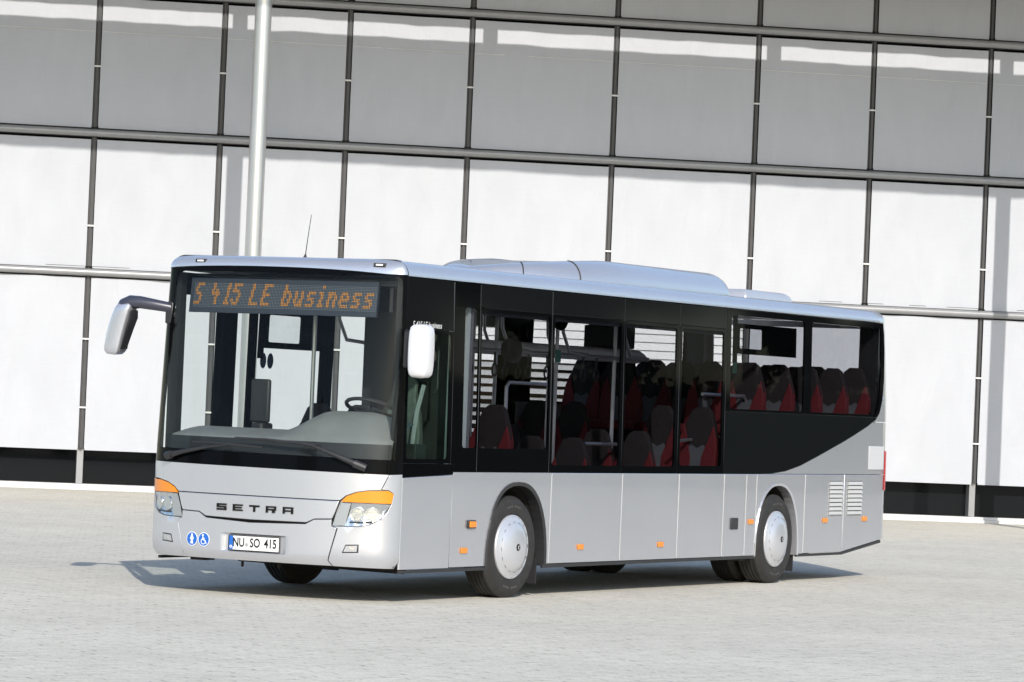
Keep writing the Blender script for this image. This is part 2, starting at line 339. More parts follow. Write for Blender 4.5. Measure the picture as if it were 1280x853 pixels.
# trees across the square, behind the camera: the windscreen mirrors some; one row is added to darken side reflections
M['leaf'] = pmat('green_leaves', (.055, .085, .030), .6, var=.35, vscale=2.0)
M['bark'] = pmat('brown_bark', (.10, .075, .055), .85, var=.3, vscale=8)
def make_tree():
    rr = random.Random(11); t = empty('leafy_tree')
    mb = MB(); mb.tube([(0,0,0),(.05,0,1.2),(-.05,.05,3.2),(.1,.1,6.5),(0,.1,9.5)], [.26,.2,.17,.11,.03], 10)
    tips = []
    for k in range(16):
        a = rr.uniform(0, 6.28); z = rr.uniform(2.6, 8.5); l = rr.uniform(1.2, 2.9)*(1-.05*z); e = (math.cos(a)*l, math.sin(a)*l, z+rr.uniform(.6, 1.6))
        mb.tube([(0,.05,z), (e[0]*.5, e[1]*.5, z+.3), e], [.07,.05,.015], 6); tips.append(e)
    mb.build('trunk', M['bark'], t)
    mb = MB()
    for e in tips + [(0,0,10),(0,.3,9),(.4,-.3,8)]:
        rad = rr.uniform(.8, 1.5)
        for q in range(430):
            v = Vector((rr.gauss(0,1), rr.gauss(0,1), rr.gauss(0,.8))).normalized()*rad*rr.random()**.4; c = Vector(e)+v
            a = Vector((rr.gauss(0,1), rr.gauss(0,1), rr.gauss(0,1))).normalized(); b = a.orthogonal().normalized(); w_ = rr.uniform(.13, .27)
            mb.add([tuple(c+a*w_), tuple(c+b*w_*.6), tuple(c-a*w_), tuple(c-b*w_*.6)], [(0,1,2,3)])
    mb.build('crown', M['leaf'], t, smooth=0, fix=False); return t
T0 = make_tree()
TREES = [(-30,22),(-38,14),(-27,33),(-44,26),(-18,-46),(-6,-50),(7,-44),(40,-33),(44,-29),(48,-27),(52,-25),(56,-23),(60,-20),(64,-18),(68,-15)]  # end of the list: unseen row added to darken the side windows
for i, (x, y) in enumerate(TREES):
    t = T0
    if i:
        t = T0.copy(); COL.objects.link(t)
        for ch in T0.children:
            c = ch.copy(); COL.objects.link(c); c.parent = t
    t.location = (x, y, 0); t.rotation_euler = (0, 0, i*1.7); k = .85+.3*((i*37)%10)/10; t.scale = (k, k, k)
    tag(t, 'leafy green tree across the square out of view, placed for reflections in the bus glass', 'tree', 'trees across the square')

mb = MB(); rr = random.Random(5); hd = empty('added_hedge', (54,-21.5,0)); hd.rotation_euler = (0, 0, math.atan2(12, 26))  # hedge added out of view to darken what the side windows mirror
mb.box(-19,19,-.6,.6,0,2.8); mb.build('hedge_core', M['leaf'], hd, smooth=0); mb = MB()
for q in range(9000):
    c = Vector((rr.uniform(-19.3,19.3), rr.choice((-.7,.7))+rr.gauss(0,.12), rr.uniform(0,3.1)))
    if rr.random() < .25: c.y = rr.uniform(-.7,.7); c.z = 2.9+rr.gauss(0,.15)
    a = Vector((rr.gauss(0,1), rr.gauss(0,1), rr.gauss(0,1))).normalized(); b = a.orthogonal().normalized(); w_ = rr.uniform(.08,.2)
    mb.add([tuple(c+a*w_), tuple(c+b*w_*.6), tuple(c-a*w_), tuple(c-b*w_*.6)], [(0,1,2,3)])
mb.build('hedge_leaves', M['leaf'], hd, smooth=0, fix=False)
tag(hd, 'long dark green hedge out of view, added to darken the side window reflections', 'hedge')

# ================================================================== BUS
bus = empty('city_bus', (0, 0, 0)); tag(bus, 'silver single deck city bus with black window band and amber destination sign', 'bus')
P_, HW, XS = 2.5, 1.275, .62
_N = 2000
_cy = []; _cx = []; _ss = [0.0]
for i in range(_N+1):
    t = math.pi/2*i/_N; _cy.append(HW*math.sin(t)**(2/P_)); _cx.append(max(0, math.cos(t))**(2/P_))
for i in range(_N): _ss.append(_ss[-1] + math.hypot(_cy[i+1]-_cy[i], .42*(_cx[i+1]-_cx[i])))
SM = _ss[-1]
import bisect
def _lk(a):
    i = min(max(bisect.bisect_left(_ss, a), 1), _N); w = (a-_ss[i-1])/(_ss[i]-_ss[i-1]+1e-12); w = min(max(w, 0), 1)
    return _cy[i-1]+w*(_cy[i]-_cy[i-1]), _cx[i-1]+w*(_cx[i]-_cx[i-1])
def xfz(z): return .2 + .145*max(0, z-1.17)
def tum(z): return .030*min(1, max(0, (z-1.2)/1.7))**1.4
def front(s, z, off=0.0):
    def p(s):
        a = min(abs(s), SM); y, k = _lk(a); x = XS-(XS-xfz(z))*k; return x, math.copysign(y, s) if s else 0.0
    x, y = p(s); ty_ = 1-tum(z)/HW
    if off:
        x1, y1 = p(s-.004); x2, y2 = p(s+.004); tx, ty = x2-x1, y2-y1; l = math.hypot(tx, ty) or 1
        nx, ny = -ty/l, tx/l
        if abs(s) > SM-.006: nx, ny = 0.0, math.copysign(1, s)
        x += nx*off; y += ny*off
    return (x, y*ty_, z)
RC = .25
def XC(z): return 11.77 - .13*max(0, (z-1.5)/1.5)**2
def side(sg):
    def f(x, z, off=0.0):
        xc = XC(z); HW = 1.275-tum(z)
        if x <= xc: return (x, sg*(HW+off), z)
        ph = min((x-xc)/RC, math.pi/2)
        return (xc+(RC+off)*math.sin(ph), sg*(HW-RC+(RC+off)*math.cos(ph)), z)
    return f
NS, FS_ = side(-1), side(1)
def part(name, outline, fn, mat, t=.02, su=.06, sv=.25, bevel=.004, base=0.0, parent=None, smooth=30, **k):
    mb = MB(); mb.add(*patch(outline, fn, t, su, sv, base=base, **k)); return mb.build(name, mat, parent or bus, bevel=bevel, smooth=smooth)
def mir(pl): return [(-a, b) for a, b in reversed(pl)]
def arc(cx, cz, rx, rz, a0, a1, n, p=2.0):
    o = []
    for i in range(n+1):
        a = R(a0+(a1-a0)*i/n); c, s = math.cos(a), math.sin(a)
        o.append((cx+rx*math.copysign(abs(c)**(2/p), c), cz+rz*math.copysign(abs(s)**(2/p), s)))
    return o

# ---- front lower panels
GAP = .004
part('hood_panel', [(1.283,1.166),(-1.283,1.146),(-1.215,1.012),(-1.116,1.006),(-1.0,.986),(-.905,.950),(-.850,.905),(.850,.908),(.905,.952),(1.0,.988),(1.116,1.008),(1.215,1.016)], front, M['silver'], bevel=.006)
cr = [(-1.293,1.146),(-1.452,1.152),(-1.452,.313),(-.800,.320),(-.765,.367),(-.842,.655),(-.800,.670),(-1.035,.677),(-1.129,.697),(-1.225,.748),(-1.284,.81),(-1.324,.89),(-1.346,.975),(-1.292,1.010),(-1.224,1.014)]
def tuck(u, v): return -.05*max(0, (.42-v)/.11)**2 if v < .42 else 0
part('bumper_corner', cr, front, M['silver'], bevel=.006, sv=.06, off=tuck)
part('bumper_corner', mir(cr), front, M['silver'], bevel=.006, sv=.06, off=tuck)
part('grille_panel', [(.846,.900),(-.846,.897),(-.808,.79),(-.785,.738),(-.620,.730),(-.540,.694),(.027,.690),(.511,.700),(.586,.738),(.785,.742),(.808,.79)], front, M['silver'], bevel=.006, base=.004)
def plate_rec(u, v):
    o = tuck(u, v); du = max(abs(u+.015)-.300, 0)/.04; dv = max(abs(v-.478)-.070, 0)/.014; k = max(0, 1-max(du, dv)); return o - .022*k
part('front_bumper', [(.782,.735),(.588,.731),(.508,.684),(.027,.662),(-.536,.678),(-.618,.722),(-.782,.730),(-.782,.672),(-.832,.655),(-.757,.367),(-.792,.321),(.792,.321),(.757,.367),(.832,.655),(.782,.672)], front, M['silver'], bevel=.006, su=.05, sv=.045, base=.006,
     off=plate_rec, ulines=(-.355,-.315,.285,.325), vlines=(.394,.408,.548,.562))
# dark backing behind all the front joints
part('front_backing', [(SM-.01,.34),(SM-.01,1.17),(-SM+.01,1.15),(-SM+.01,.32)], front, M['dark_seal'], base=-.075, bevel=0, t=.01)
# lettering on the grille
mb = MB(); H = .060; W_ = .104; T = .015
LET = {'S': [(0,1,0,.27),(0,1,.37,.63),(0,1,.73,1),(0,.2,.5,1),(.8,1,0,.5)], 'E': [(0,.2,0,1),(0,1,0,.25),(0,.9,.38,.62),(0,1,.75,1)], 'T': [(0,1,.72,1),(.4,.6,0,1)],
       'R': [(0,.2,0,1),(0,1,.76,1),(.8,1,.45,1),(0,1,.36,.6),(.62,.9,0,.4)], 'A': [(0,.2,0,1),(.8,1,0,1),(0,1,.76,1),(0,1,.3,.54)]}
for i, ch in enumerate('SETRA'):
    s0 = .387 - i*.1735
    for k, (a, b, c, d) in enumerate(LET[ch]):
        z0 = .760 + H*c; z1 = .760 + H*d; p = [(s0-W_*a, z0), (s0-W_*b, z0), (s0-W_*b, z1), (s0-W_*a, z1)]
        mb.add(*patch(p, front, .006, .05, None, base=.012+.0004*k))
mb.build('lettering', M['letter'], bus, smooth=0)
# number plate
pl = part('number_plate', [(.247,.413),(-.281,.413),(-.281,.541),(.247,.541)], front, M['plate_white'], t=.006, su=.05, base=-.002, bevel=.002)
mb = MB()
for a, b, c, d in ((.250,-.284,.408,.414),(.250,-.284,.540,.545),(.250,.244,.414,.540),(-.279,-.284,.414,.540)):
    mb.add(*patch([(a,c),(b,c),(b,d),(a,d)], front, .012, .05, None, base=.003))
mb.build('plate_frame', M['plastic'], pl, smooth=0)
mb = MB(); mb.add(*patch([(.243,.417),(.203,.417),(.203,.538),(.243,.538)], front, .002, None, None, base=-.0005)); mb.build('plate_band', M['blue'], pl, smooth=0)
def onplate(cs, cz, o=.0002): return lambda x, y, z: front(cs-x, cz+y, o)
mb = text_mesh('NU', .112, onplate(.142, .478), bold=.0026, sx=.76)
text_mesh('SO', .112, onplate(-.030, .478), bold=.0026, sx=.76, mb=mb); text_mesh('415', .112, onplate(-.190, .478), bold=.0026, sx=.78, mb=mb)
mb.build('plate_characters', M['letter'], pl, smooth=0)
mb = MB(); mb.add(*patch(arc(.058,.462,.018,.018,0,345,14), front, .002, None, None, base=-.0002)); mb.build('plate_seal', M['silver_trim'], pl, smooth=0)
mb = text_mesh('o', .05, onplate(.223, .445, .0012), bold=.001); mb.build('plate_mark', M['white'], pl, smooth=0)
# two round blue stickers
for cs, kind in ((.650, 'walk'), (.515, 'chair')):
    st = part('pictogram_sticker', arc(cs,.486,.064,.064,0,345,23), front, M['white'], t=.002, su=.05, base=.010, bevel=0)
    mb = MB(); mb.add(*patch(arc(cs,.486,.058,.058,0,345,23), front, .001, .05, None, base=.0112)); mb.build('sticker_field', M['blue'], st, smooth=0)
    mb = MB()
    def ln(pts, w):
        for (a, b), (c, d) in zip(pts[:-1], pts[1:]):
            l = math.hypot(c-a, d-b); nx, ny = -(d-b)/l*w, (c-a)/l*w
            mb.add(*patch([(cs-a-nx,.486+b+ny),(cs-a+nx,.486+b-ny),(cs-c+nx,.486+d-ny),(cs-c-nx,.486+d+ny)], front, .0008, None, None, base=.0122+.0001*len(mb.f)/50))
    if kind == 'walk':
        mb.add(*patch(arc(cs,.524,.010,.010,0,330,11), front, .0008, None, None, base=.0122))
        ln([(0,.028),(0,-.008)], .010); ln([(-.002,-.006),(-.010,-.044)], .006); ln([(.002,-.006),(.011,-.044)], .006); ln([(-.008,.024),(-.018,-.004)], .004); ln([(.008,.024),(.018,-.004)], .004)
    else:
        mb.add(*patch(arc(cs+.010,.524,.010,.010,0,330,11), front, .0008, None, None, base=.0122))
        ln([(-.010,.026),(-.006,-.004),(.016,-.006),(.024,-.032),(.034,-.030)], .005); ln([(-.008,.012),(.012,.010)], .0035)
        ln([(-.004+.024*math.cos(R(a)), -.018+.024*math.sin(R(a))) for a in range(110, 331, 22)], .0035)
    mb.build('pictogram', M['white'], st, smooth=0)
# headlights
lo = [(-.866,.886),(-1.318,.884),(-1.279,.811),(-1.221,.753),(-1.129,.703),(-1.035,.684),(-.790,.677),(-.820,.784)]
up = [(-.863,.892),(-.909,.941),(-1.003,.979),(-1.116,.998),(-1.289,1.004),(-1.340,.975),(-1.321,.890)]
for fl in (0, 1):
    f_ = mir if fl else (lambda q: q)
    sgn = -1 if fl else 1
    hl = part('headlight', f_(lo), front, M['chrome'], t=.02, su=.03, sv=.04, base=-.022, bevel=0, off=lambda u, v: .005*math.sin(u*75)-.012*math.cos((v-.79)*26))
    bz = [(-.778,.668),(-.812,.80),(-.850,.90),(-.90,.953),(-1.0,.990),(-1.116,1.009),(-1.295,1.014),(-1.350,.977),(-1.331,.888),(-1.288,.805),(-1.228,.744),(-1.13,.692),(-1.03,.672)]
    mb = MB(); mb.add(*patch(f_(bz), front, .01, .04, .06, base=-.040)); mb.build('lamp_bezel', M['silver_trim'], hl)
    mb = MB()
    for c, zc, r in ((-1.150,.79,.052), (-1.010,.785,.055)):
        mb.add(*patch(arc(sgn*c, zc, r*1.25, r*1.1, 0, 345, 23), front, .012, .03, .03, base=-.012))
    mb.build('lamp_ring', M['chrome'], hl, smooth=0); mb = MB()
    for c, zc, r in ((-1.150,.79,.046), (-1.010,.785,.049)):
        mb.add(*patch(arc(sgn*c, zc, r*1.25, r*1.1, 0, 345, 23), front, .012, .02, .02, base=-.010, off=lambda u, v, c=c, zc=zc, r=r: -.03*max(0, 1-((u-sgn*c)**2+(v-zc)**2)/r**2)))
        mb.add(*patch(arc(sgn*c, zc, r*.45, r*.40, 0, 345, 15), front, .004, .03, .03, base=-.016))
    mb.build('lamp', M['chrome'], hl, smooth=30)
    mb = MB()
    for c, zc in ((-1.150,.79), (-1.010,.785)): mb.add(*patch([(sgn*c-.066,zc-.075),(sgn*c+.066,zc-.075),(sgn*c+.06,zc-.062),(sgn*c-.06,zc-.062)], front, .01, .03, None, base=-.008))
    mb.build('lamp_shade', M['cab_dark'], hl, smooth=0)
    mb = MB(); mb.add(*patch(f_([(-.868,.882),(-.955,.882),(-.905,.684),(-.796,.681),(-.825,.784)]), front, .004, .05, .05, base=-.004)); mb.build('lamp_surround', M['silver_trim'], hl)
    mb = MB(); mb.add(*patch(f_(lo), front, .004, .05, .08, base=.002)); mb.build('lens', M['lens'], hl)
    part('indicator', f_(up), front, M['amber'], t=.03, su=.05, sv=.06, base=.003, bevel=.006)
    fo = [(-.905,.452),(-.926,.505),(-1.028,.512),(-1.024,.458)]
    fg = part('fog_light', f_([(-.890,.440),(-.920,.516),(-1.040,.522),(-1.040,.448)]), front, M['plastic'], t=.01, su=.05, base=.003, bevel=.003)
    mb = MB(); mb.add(*patch(f_(fo), front, .004, .03, None, base=.006)); mb.build('lens', M['silver_trim'], fg)
    mb = MB(); mb.add(*patch(f_([(-.955,.466),(-.958,.503),(-1.005,.505),(-1.005,.468)]), front, .004, .03, None, base=.009)); mb.build('lamp', M['chrome'], fg)

# ---- windscreen and its black border
SL, SR, GZ0, GZ1 = 1.185, -1.345, 1.295, 2.905
part('windscreen_border', [(SM-.006,1.172),(-SM+.006,1.150),(-SM+.006,GZ0-.02),(SM-.006,GZ0)], front, M['black_gloss'], bevel=.002)
part('windscreen_border', [(SL,GZ0),(SM-.006,GZ0),(SM-.006,2.914),(SL,2.914)], front, M['black_gloss'], bevel=0)
part('windscreen_border', [(SR,GZ0-.02),(-SM+.006,GZ0-.02),(-SM+.006,2.914),(SR,2.914)], front, M['black_gloss'], bevel=0)
part('windscreen_border', [(SM-.006,2.914),(1.165,2.935),(.82,2.957),(-.09,2.955),(-.78,2.934),(-1.166,2.922),(-SM+.006,2.914),(SR,2.914),(SR,2.80),(SR+.015,2.86),(SR+.05,2.895),(SR+.11,2.910),(SL-.11,2.910),(SL-.05,2.895),(SL-.015,2.86),(SL,2.80),(SL,2.914)], front, M['black_gloss'], bevel=0)
part('windscreen', [(SL,GZ0),(SR,GZ0-.02),(SR,2.80),(SR+.015,2.86),(SR+.05,2.895),(SR+.11,2.910),(SL-.11,2.910),(SL-.05,2.895),(SL-.015,2.86),(SL,2.80)], front, M['wscreen'], t=.006, su=.05, sv=.2, bevel=0, base=-.002)
# wipers
def fp(s, z, o): return front(s, z, o)
for arm, blade in (([(.965,1.224),(.80,1.262),(.504,1.318)], [(.700,1.355),(.30,1.352),(-.066,1.337)]), ([(-1.049,1.209),(-.80,1.30),(-.579,1.376),(-.46,1.394)], [(.234,1.413),(-.10,1.412),(-.62,1.385)])):
    mb = MB(); n = len(arm); mb.tube([fp(s, z, .045) for s, z in arm], [.030, .020, .013, .010][:n], 8)
    s0, z0 = arm[0]; s1, z1 = arm[1]
    mb.tube([fp(s0-(s1-s0)*.12, z0-(z1-z0)*.12, .045), fp(s0+(s1-s0)*.30, z0+(z1-z0)*.30, .045)], .036, 10)
    wp = mb.build('wiper', M['plastic'], bus)
    mb = MB(); mb.tube([fp(s, z, .022) for s, z in blade], .011, 6); mb.tube([fp(*arm[-1], .045), fp(*[(a+b)/2 for a, b in zip(blade[0], blade[-1])], .03)], .008, 6)
    mb.build('wiper_blade', M['plastic'], wp)

# ---- near side, lower silver panels
ZB0, ZB1 = .312, 1.176
AF = arc(2.832, .30, .585, .765, 0, 180, 24, 2.35); AR = arc(8.84, .30, .555, .765, 0, 180, 24, 2.35)
def lower(x0, x1, zb0=ZB0, zb1=None): return [(x0, zb0), (x1, zb1 or zb0), (x1, ZB1), (x0, ZB1)]
g2 = .006
def cutbot(a, b, A):   # bottom-up outline with an arch cut out
    pts = [(a, ZB0)] + [(x, max(z, ZB0)) for x, z in reversed(A) if z >= ZB0-.02] + [(b, ZB0), (b, ZB1), (a, ZB1)]
    o = []
    for p in pts:
        if not o or math.hypot(p[0]-o[-1][0], p[1]-o[-1][1]) > 1e-4: o.append(p)
    return o
XR = 11.77 + RC*math.pi/2
NEAR = [([(.624,.306),(1.532,.306),(1.556,1.150),(.624,1.122)], 1), (cutbot(1.548, 3.497, AF), 0), (lower(3.512, 5.028), 0), (lower(5.04, 6.335), 0), (lower(6.348, 7.434), 0), (lower(7.446, 8.0), 0),
        (lower(8.012, 8.262), 0), (cutbot(8.274, 9.55, AR), 0), (lower(9.562, 10.64, .315), 0), ([(10.652,.318),(11.77,.44),(XR,.46),(XR,ZB1),(10.652,ZB1)], 0)]
for ol, dk in NEAR:
    part('side_panel', ol, NS, M['silver'], bevel=.005, su=.25 if ol[1][0] < 11 else .06, sv=.3, smooth=0 if ol[1][0] < 11 else 30)
    part('side_panel', [(x, z) for x, z in ol], FS_, M['silver'], bevel=.005, su=.25 if ol[1][0] < 11 else .06, sv=.3, smooth=0 if ol[1][0] < 11 else 30)
for f_ in (NS, FS_):
    sp = [(3.50,.33),(8.20,.33),(8.20,1.15),(3.50,1.15)]
    part('joint_seal', sp, f_, M['seal'], base=-.010, t=.006, su=None, sv=None, bevel=0)
    part('joint_seal', [(9.46,.34),(10.8,.34),(10.8,1.15),(9.46,1.15)], f_, M['seal'], base=-.010, t=.006, su=None, sv=None, bevel=0)
    part('joint_seal', [(1.36,.33),(1.75,.33),(1.75,1.15),(1.36,1.15)], f_, M['dark_seal'], base=-.010, t=.006, su=None, sv=None, bevel=0)
    part('skirt_strip', [(.64,.272),(2.27,.272),(2.27,.304),(.64,.298)], f_, M['plastic'], base=.001, t=.03, su=None, sv=None, bevel=.003)
    part('skirt_strip', [(3.40,.272),(8.30,.280),(8.30,.307),(3.40,.307)], f_, M['plastic'], base=.001, t=.03, su=None, sv=None, bevel=.003)
    part('skirt_strip', [(9.40,.280),(10.65,.283),(11.77,.402),(11.77,.434),(10.65,.311),(9.40,.307)], f_, M['plastic'], base=.001, t=.03, su=None, sv=None, bevel=.003)
# wheel arch lips
def lip(A, wd, f_, mat, o=.012):
    cx = (A[0][0]+A[-1][0])/2; rings = []
    mb = MB()
    for (x, z), (x2, z2) in zip(A[:-1], A[1:]):
        pass
    out = [(cx+(x-cx)*(1+wd*.6), .30+(z-.30)*(1+wd*.42)) for x, z in A]; inn = [(cx+(x-cx)*.985, .30+(z-.30)*.985) for x, z in A]
    for i in range(len(A)-1):
        mb.add([f_(*inn[i], .004), f_(*out[i], o), f_(*out[i+1], o), f_(*inn[i+1], .004), f_(*inn[i], -.10), f_(*inn[i+1], -.10), f_(*out[i], -.004), f_(*out[i+1], -.004)], [(0,1,2,3), (0,3,5,4), (1,6,7,2)])
    return mb.build('wheel_arch_lip', mat, bus, smooth=50)
for f_ in (NS, FS_):
    lip(AF, .075, f_, M['plastic']); lip(AR, .045, f_, M['silver'])
    sg = -1 if f_ is NS else 1
    for A in (AF, AR):       # arch tunnel
        mb = MB(); n = len(A)
        mb.add([(x, sg*1.262, z) for x, z in A]+[(x, sg*.60, z) for x, z in A], [(i, i+1, n+i+1, n+i) for i in range(n-1)]+[tuple(range(n, 2*n))])
        mb.build('wheel_housing', M['under'], bus, smooth=40)
# small side fittings
def fitting(name, x, z, w, h, mat, f_=NS, o=.016, bev=.004): return part(name, [(x-w/2,z-h/2),(x+w/2,z-h/2),(x+w/2,z+h/2),(x-w/2,z+h/2)], f_, mat, base=o, t=o-.001, su=None, sv=None, bevel=bev)
for f_ in (NS, FS_):
    for x, z in ((1.80,.462),(4.16,.462),(5.95,.462),(8.14,.672),(10.13,.672),(11.26,.680)): fitting('side_reflector', x, z, .115, .052, M['amber'], f_)
    tl = fitting('side_indicator', 1.92, .70, .15, .075, M['plastic'], f_, .02); mb = MB(); mb.add(*patch([(1.86,.672),(1.98,.672),(1.98,.728),(1.86,.728)], f_, .012, None, None, base=.032)); mb.build('lens', M['amber'], tl, bevel=.004)
fitting('socket_flap', 7.715, .655, .17, .12, M['plastic'])
for x0, x1 in ((10.235,10.585),(10.75,11.15)):
    lv = part('vent_louvre', [(x0,.725),(x1,.725),(x1,1.105),(x0,1.105)], NS, M['dark_seal'], base=.0015, t=.001, su=None, sv=None, bevel=0)
    mb = MB()
    for k in range(8):
        z = .728+k*.0472; mb.prism([(.002,z),(.020,z+.006),(.006,z+.040),(.002,z+.040)], x0+.004, x1-.004, lambda o, zz, x: (x, -HW-o, zz))
    mb.build('slat', M['grille'], lv, smooth=0)
fl = fitting('fuel_flap', 11.54, 1.37, .44, .265, M['silver_light'], NS, .006)
mb = MB(); mb.add(*patch([(11.786,1.0),(11.84,1.0),(11.84,1.45),(11.78,1.45)], NS, .012, .03, .1, base=.014)); mb.build('tail_light', M['red_lens'], bus, bevel=.004)
mb = MB(); mb.add(*patch([(11.786,1.0),(11.84,1.0),(11.84,1.45),(11.78,1.45)], FS_, .012, .03, .1, base=.014)); mb.build('tail_light', M['red_lens'], bus, bevel=.004)

# ---- the silver above the belt at the rear, and the swoosh of the black band
SW = [(8.30,1.185),(8.65,1.187),(9.0,1.212),(9.39,1.272),(9.8,1.362),(10.26,1.470),(10.62,1.555),(10.93,1.635),(11.30,1.735),(11.50,1.800),(11.62,1.89),(11.690,2.03),(11.722,2.25),(11.724,2.58),(11.70,2.78),(11.665,2.912)]
SWo = [(x+.004, z-.004) for x, z in SW]
def wrap(x, z): return XC(z)+RC*math.pi/2
for f_ in (NS, FS_):
    part('rear_quarter_panel', [(8.38,1.182)] + SWo[1:9] + [(11.40,1.772),(XR,1.772),(XR,1.182)], f_, M['silver'], bevel=.004, su=.12, sv=.1)
    part('rear_quarter_panel', [(11.41,1.780)] + SWo[9:] + [(wrap(0,2.912),2.912),(wrap(0,2.6),2.6),(wrap(0,2.2),2.2),(XR,1.780)], f_, M['silver'], bevel=.004, su=.06, sv=.1)
# ---- black band and windows on both sides
def framed(name, outer, hole, f_, mat, glass, parent=None, o=0.0, rd=.03):
    """opaque panel with one rectangular window: four butted strips and a pane"""
    (x0, z0, x1, z1), (a, c, b, d) = outer, hole
    mb = MB()
    for q in ([(x0,z0),(x1,z0),(x1,c),(x0,c)], [(x0,d),(x1,d),(x1,z1),(x0,z1)], [(x0,c),(a,c),(a,d),(x0,d)], [(b,c),(x1,c),(x1,d),(b,d)]):
        if q[1][0]-q[0][0] > 1e-4 and q[2][1]-q[1][1] > 1e-4: mb.add(*patch(q, f_, .02, .3, None, base=o))
    for (px, pz, dx, dz) in ((a,c,1,1),(b,c,-1,1),(b,d,-1,-1),(a,d,1,-1)):      # rounded corners
        q = [(px,pz),(px+dx*rd,pz),(px+dx*rd*.3,pz+dz*rd*.3),(px,pz+dz*rd)]
        if dx*dz < 0: q = q[::-1]
        mb.add(*patch(q, f_, .02, None, None, base=o-.0005))
    w = mb.build(name, mat, parent or bus, smooth=30)
    mb = MB(); mb.add(*patch([(a+.001,c+.001),(b-.001,c+.001),(b-.001,d-.001),(a+.001,d-.001)], f_, .004, None, None, base=o-.002)); mb.build('pane', glass, w, smooth=0)
    return w
for f_ in (NS, FS_):
    gl = M['tint'] if f_ is NS else M['farglass']
    near = f_ is NS
    if near:
        # cab window panel
        part('cab_header', [(.626,2.455),(1.486,2.455),(1.476,2.905),(.626,2.905)], f_, M['black_band'], su=None, sv=None, bevel=.002)
        framed('cab_window', (.626,1.255,1.49,2.449), (.668,1.292,1.44,2.42), f_, M['black_gloss'], M['drvglass'])
        part('cab_sill', [(.626,1.128),(1.55,1.156),(1.55,1.250),(.626,1.250)], f_, M['black_gloss'], su=None, sv=None, bevel=.002)
        framed('side_window', (1.50,1.178,1.985,2.905), (1.70,1.40,1.984,2.68), f_, M['black_gloss'], gl)
        bays = [(2.0,3.43,1.40,2.03,3.40),(3.445,4.99,1.25,3.49,4.93),(5.0,6.27,1.25,5.03,6.20),(6.28,7.40,1.26,6.33,7.34)]
    else:
        framed('passenger_door', (.66,.34,1.60,2.905), (.76,.50,1.42,2.70), f_, M['black_gloss'], gl)
        framed('passenger_door', (1.605,.34,2.05,2.905), (1.77,.50,2.0,2.70), f_, M['black_gloss'], gl)
        framed('side_window', (2.055,1.178,3.43,2.69), (2.14,1.30,3.34,2.66), f_, M['black_gloss'], gl)
        bays = [(3.445,4.80,1.25,3.58,4.60),(6.28,7.40,1.26,6.36,6.98)]
        framed('passenger_door', (4.81,.34,5.53,2.69), (4.88,.50,5.49,2.62), f_, M['black_gloss'], gl)
        framed('passenger_door', (5.54,.34,6.27,2.69), (5.58,.50,6.20,2.62), f_, M['black_gloss'], gl)
        part('header_panel', [(2.055,2.70),(6.27,2.70),(6.27,2.905),(2.055,2.905)], f_, M['black_band'], su=None, sv=None, bevel=.002)
    for x0, x1, zl, ga, gb in bays:
        if near or x0 > 6.2 : part('header_panel', [(x0,2.695),(x1,2.690),(x1,2.905),(x0,2.905)], f_, M['black_band'], su=None, sv=None, bevel=.002)
        framed('side_window', (x0,1.178,x1,2.685), (ga,zl,gb,2.655), f_, M['black_gloss'], gl)
    framed('side_window', (7.41,1.835,9.555,2.905), ((7.52,1.86,9.44,2.84) if near else (7.80,1.86,9.15,2.80)), f_, M['black_gloss'], gl)
    framed('side_window', (9.565,1.835,11.36,2.905), ((9.64,1.86,11.36,2.84) if near else (9.75,1.86,11.36,2.84)), f_, M['black_gloss'], gl)
    part('belt_seal', [(1.56,1.13),(8.2,1.13),(8.2,1.23),(1.56,1.23)], f_, M['dark_seal'], base=-.024, t=.004, su=None, sv=None, bevel=0)
    # rounded tail end of the last window
    mb = MB(); mb.add(*patch([(11.365,1.862),(11.49,1.865),(11.56,1.93),(11.61,2.10),(11.63,2.40),(11.61,2.838),(11.365,2.838)], f_, .004, None, None, base=-.002)); mb.build('pane', gl, bus, smooth=0)
    part('window_tail', [(11.362,1.835),(11.362,1.86),(11.49,1.863),(11.562,1.93),(11.612,2.10),(11.632,2.40),(11.612,2.84),(11.362,2.84),(11.362,2.905),(11.660,2.905)] + SW[-2:9:-1] + [(11.555,1.835)], f_, M['black_gloss'], su=None, sv=None, bevel=0)
    part('lower_black_panel', [(7.41,1.178),(8.30,1.178)] + SW[1:10] + [(11.545,1.83),(7.41,1.83)], f_, M['black_band'], su=None, sv=None, bevel=.002)
    if near:
        for x in (1.493, 1.9925, 3.4375, 4.995, 6.275, 7.405):
            part('glass_joint', [(x-.008,1.185),(x+.008,1.185),(x+.008,2.90),(x-.008,2.90)], f_, M['joint_grey'], base=-.004, t=.004, su=None, sv=.3, bevel=0)
    else:
        for x in (2.27, 2.40):
            part('window_sticker', arc(x,2.13,.055,.075,0,345,15), f_, M['navy'], base=-.02, t=.003, su=None, sv=None, bevel=0)
    # hopper window
    hx0, hx1, hz0, hz1 = ((7.74,9.28,2.44,2.76) if near else (2.24,3.30,2.25,2.62))
    framed('hopper_window', (hx0,hz0,hx1,hz1), (hx0+.06,hz0+.06,hx0+.66,hz1-.05), f_, M['black_gloss'], M['farglass'], o=(-.03), rd=.02)
    mb = MB()
    mb.add(*patch([(hx0-.10,hz0-.10),(hx0,hz0-.10),(hx0,2.84 if near else 2.655),(hx0-.10,2.84 if near else 2.655)], f_, .01, None, None, base=-.03)); mb.build('hopper_post', M['black_gloss'], bus, smooth=0)
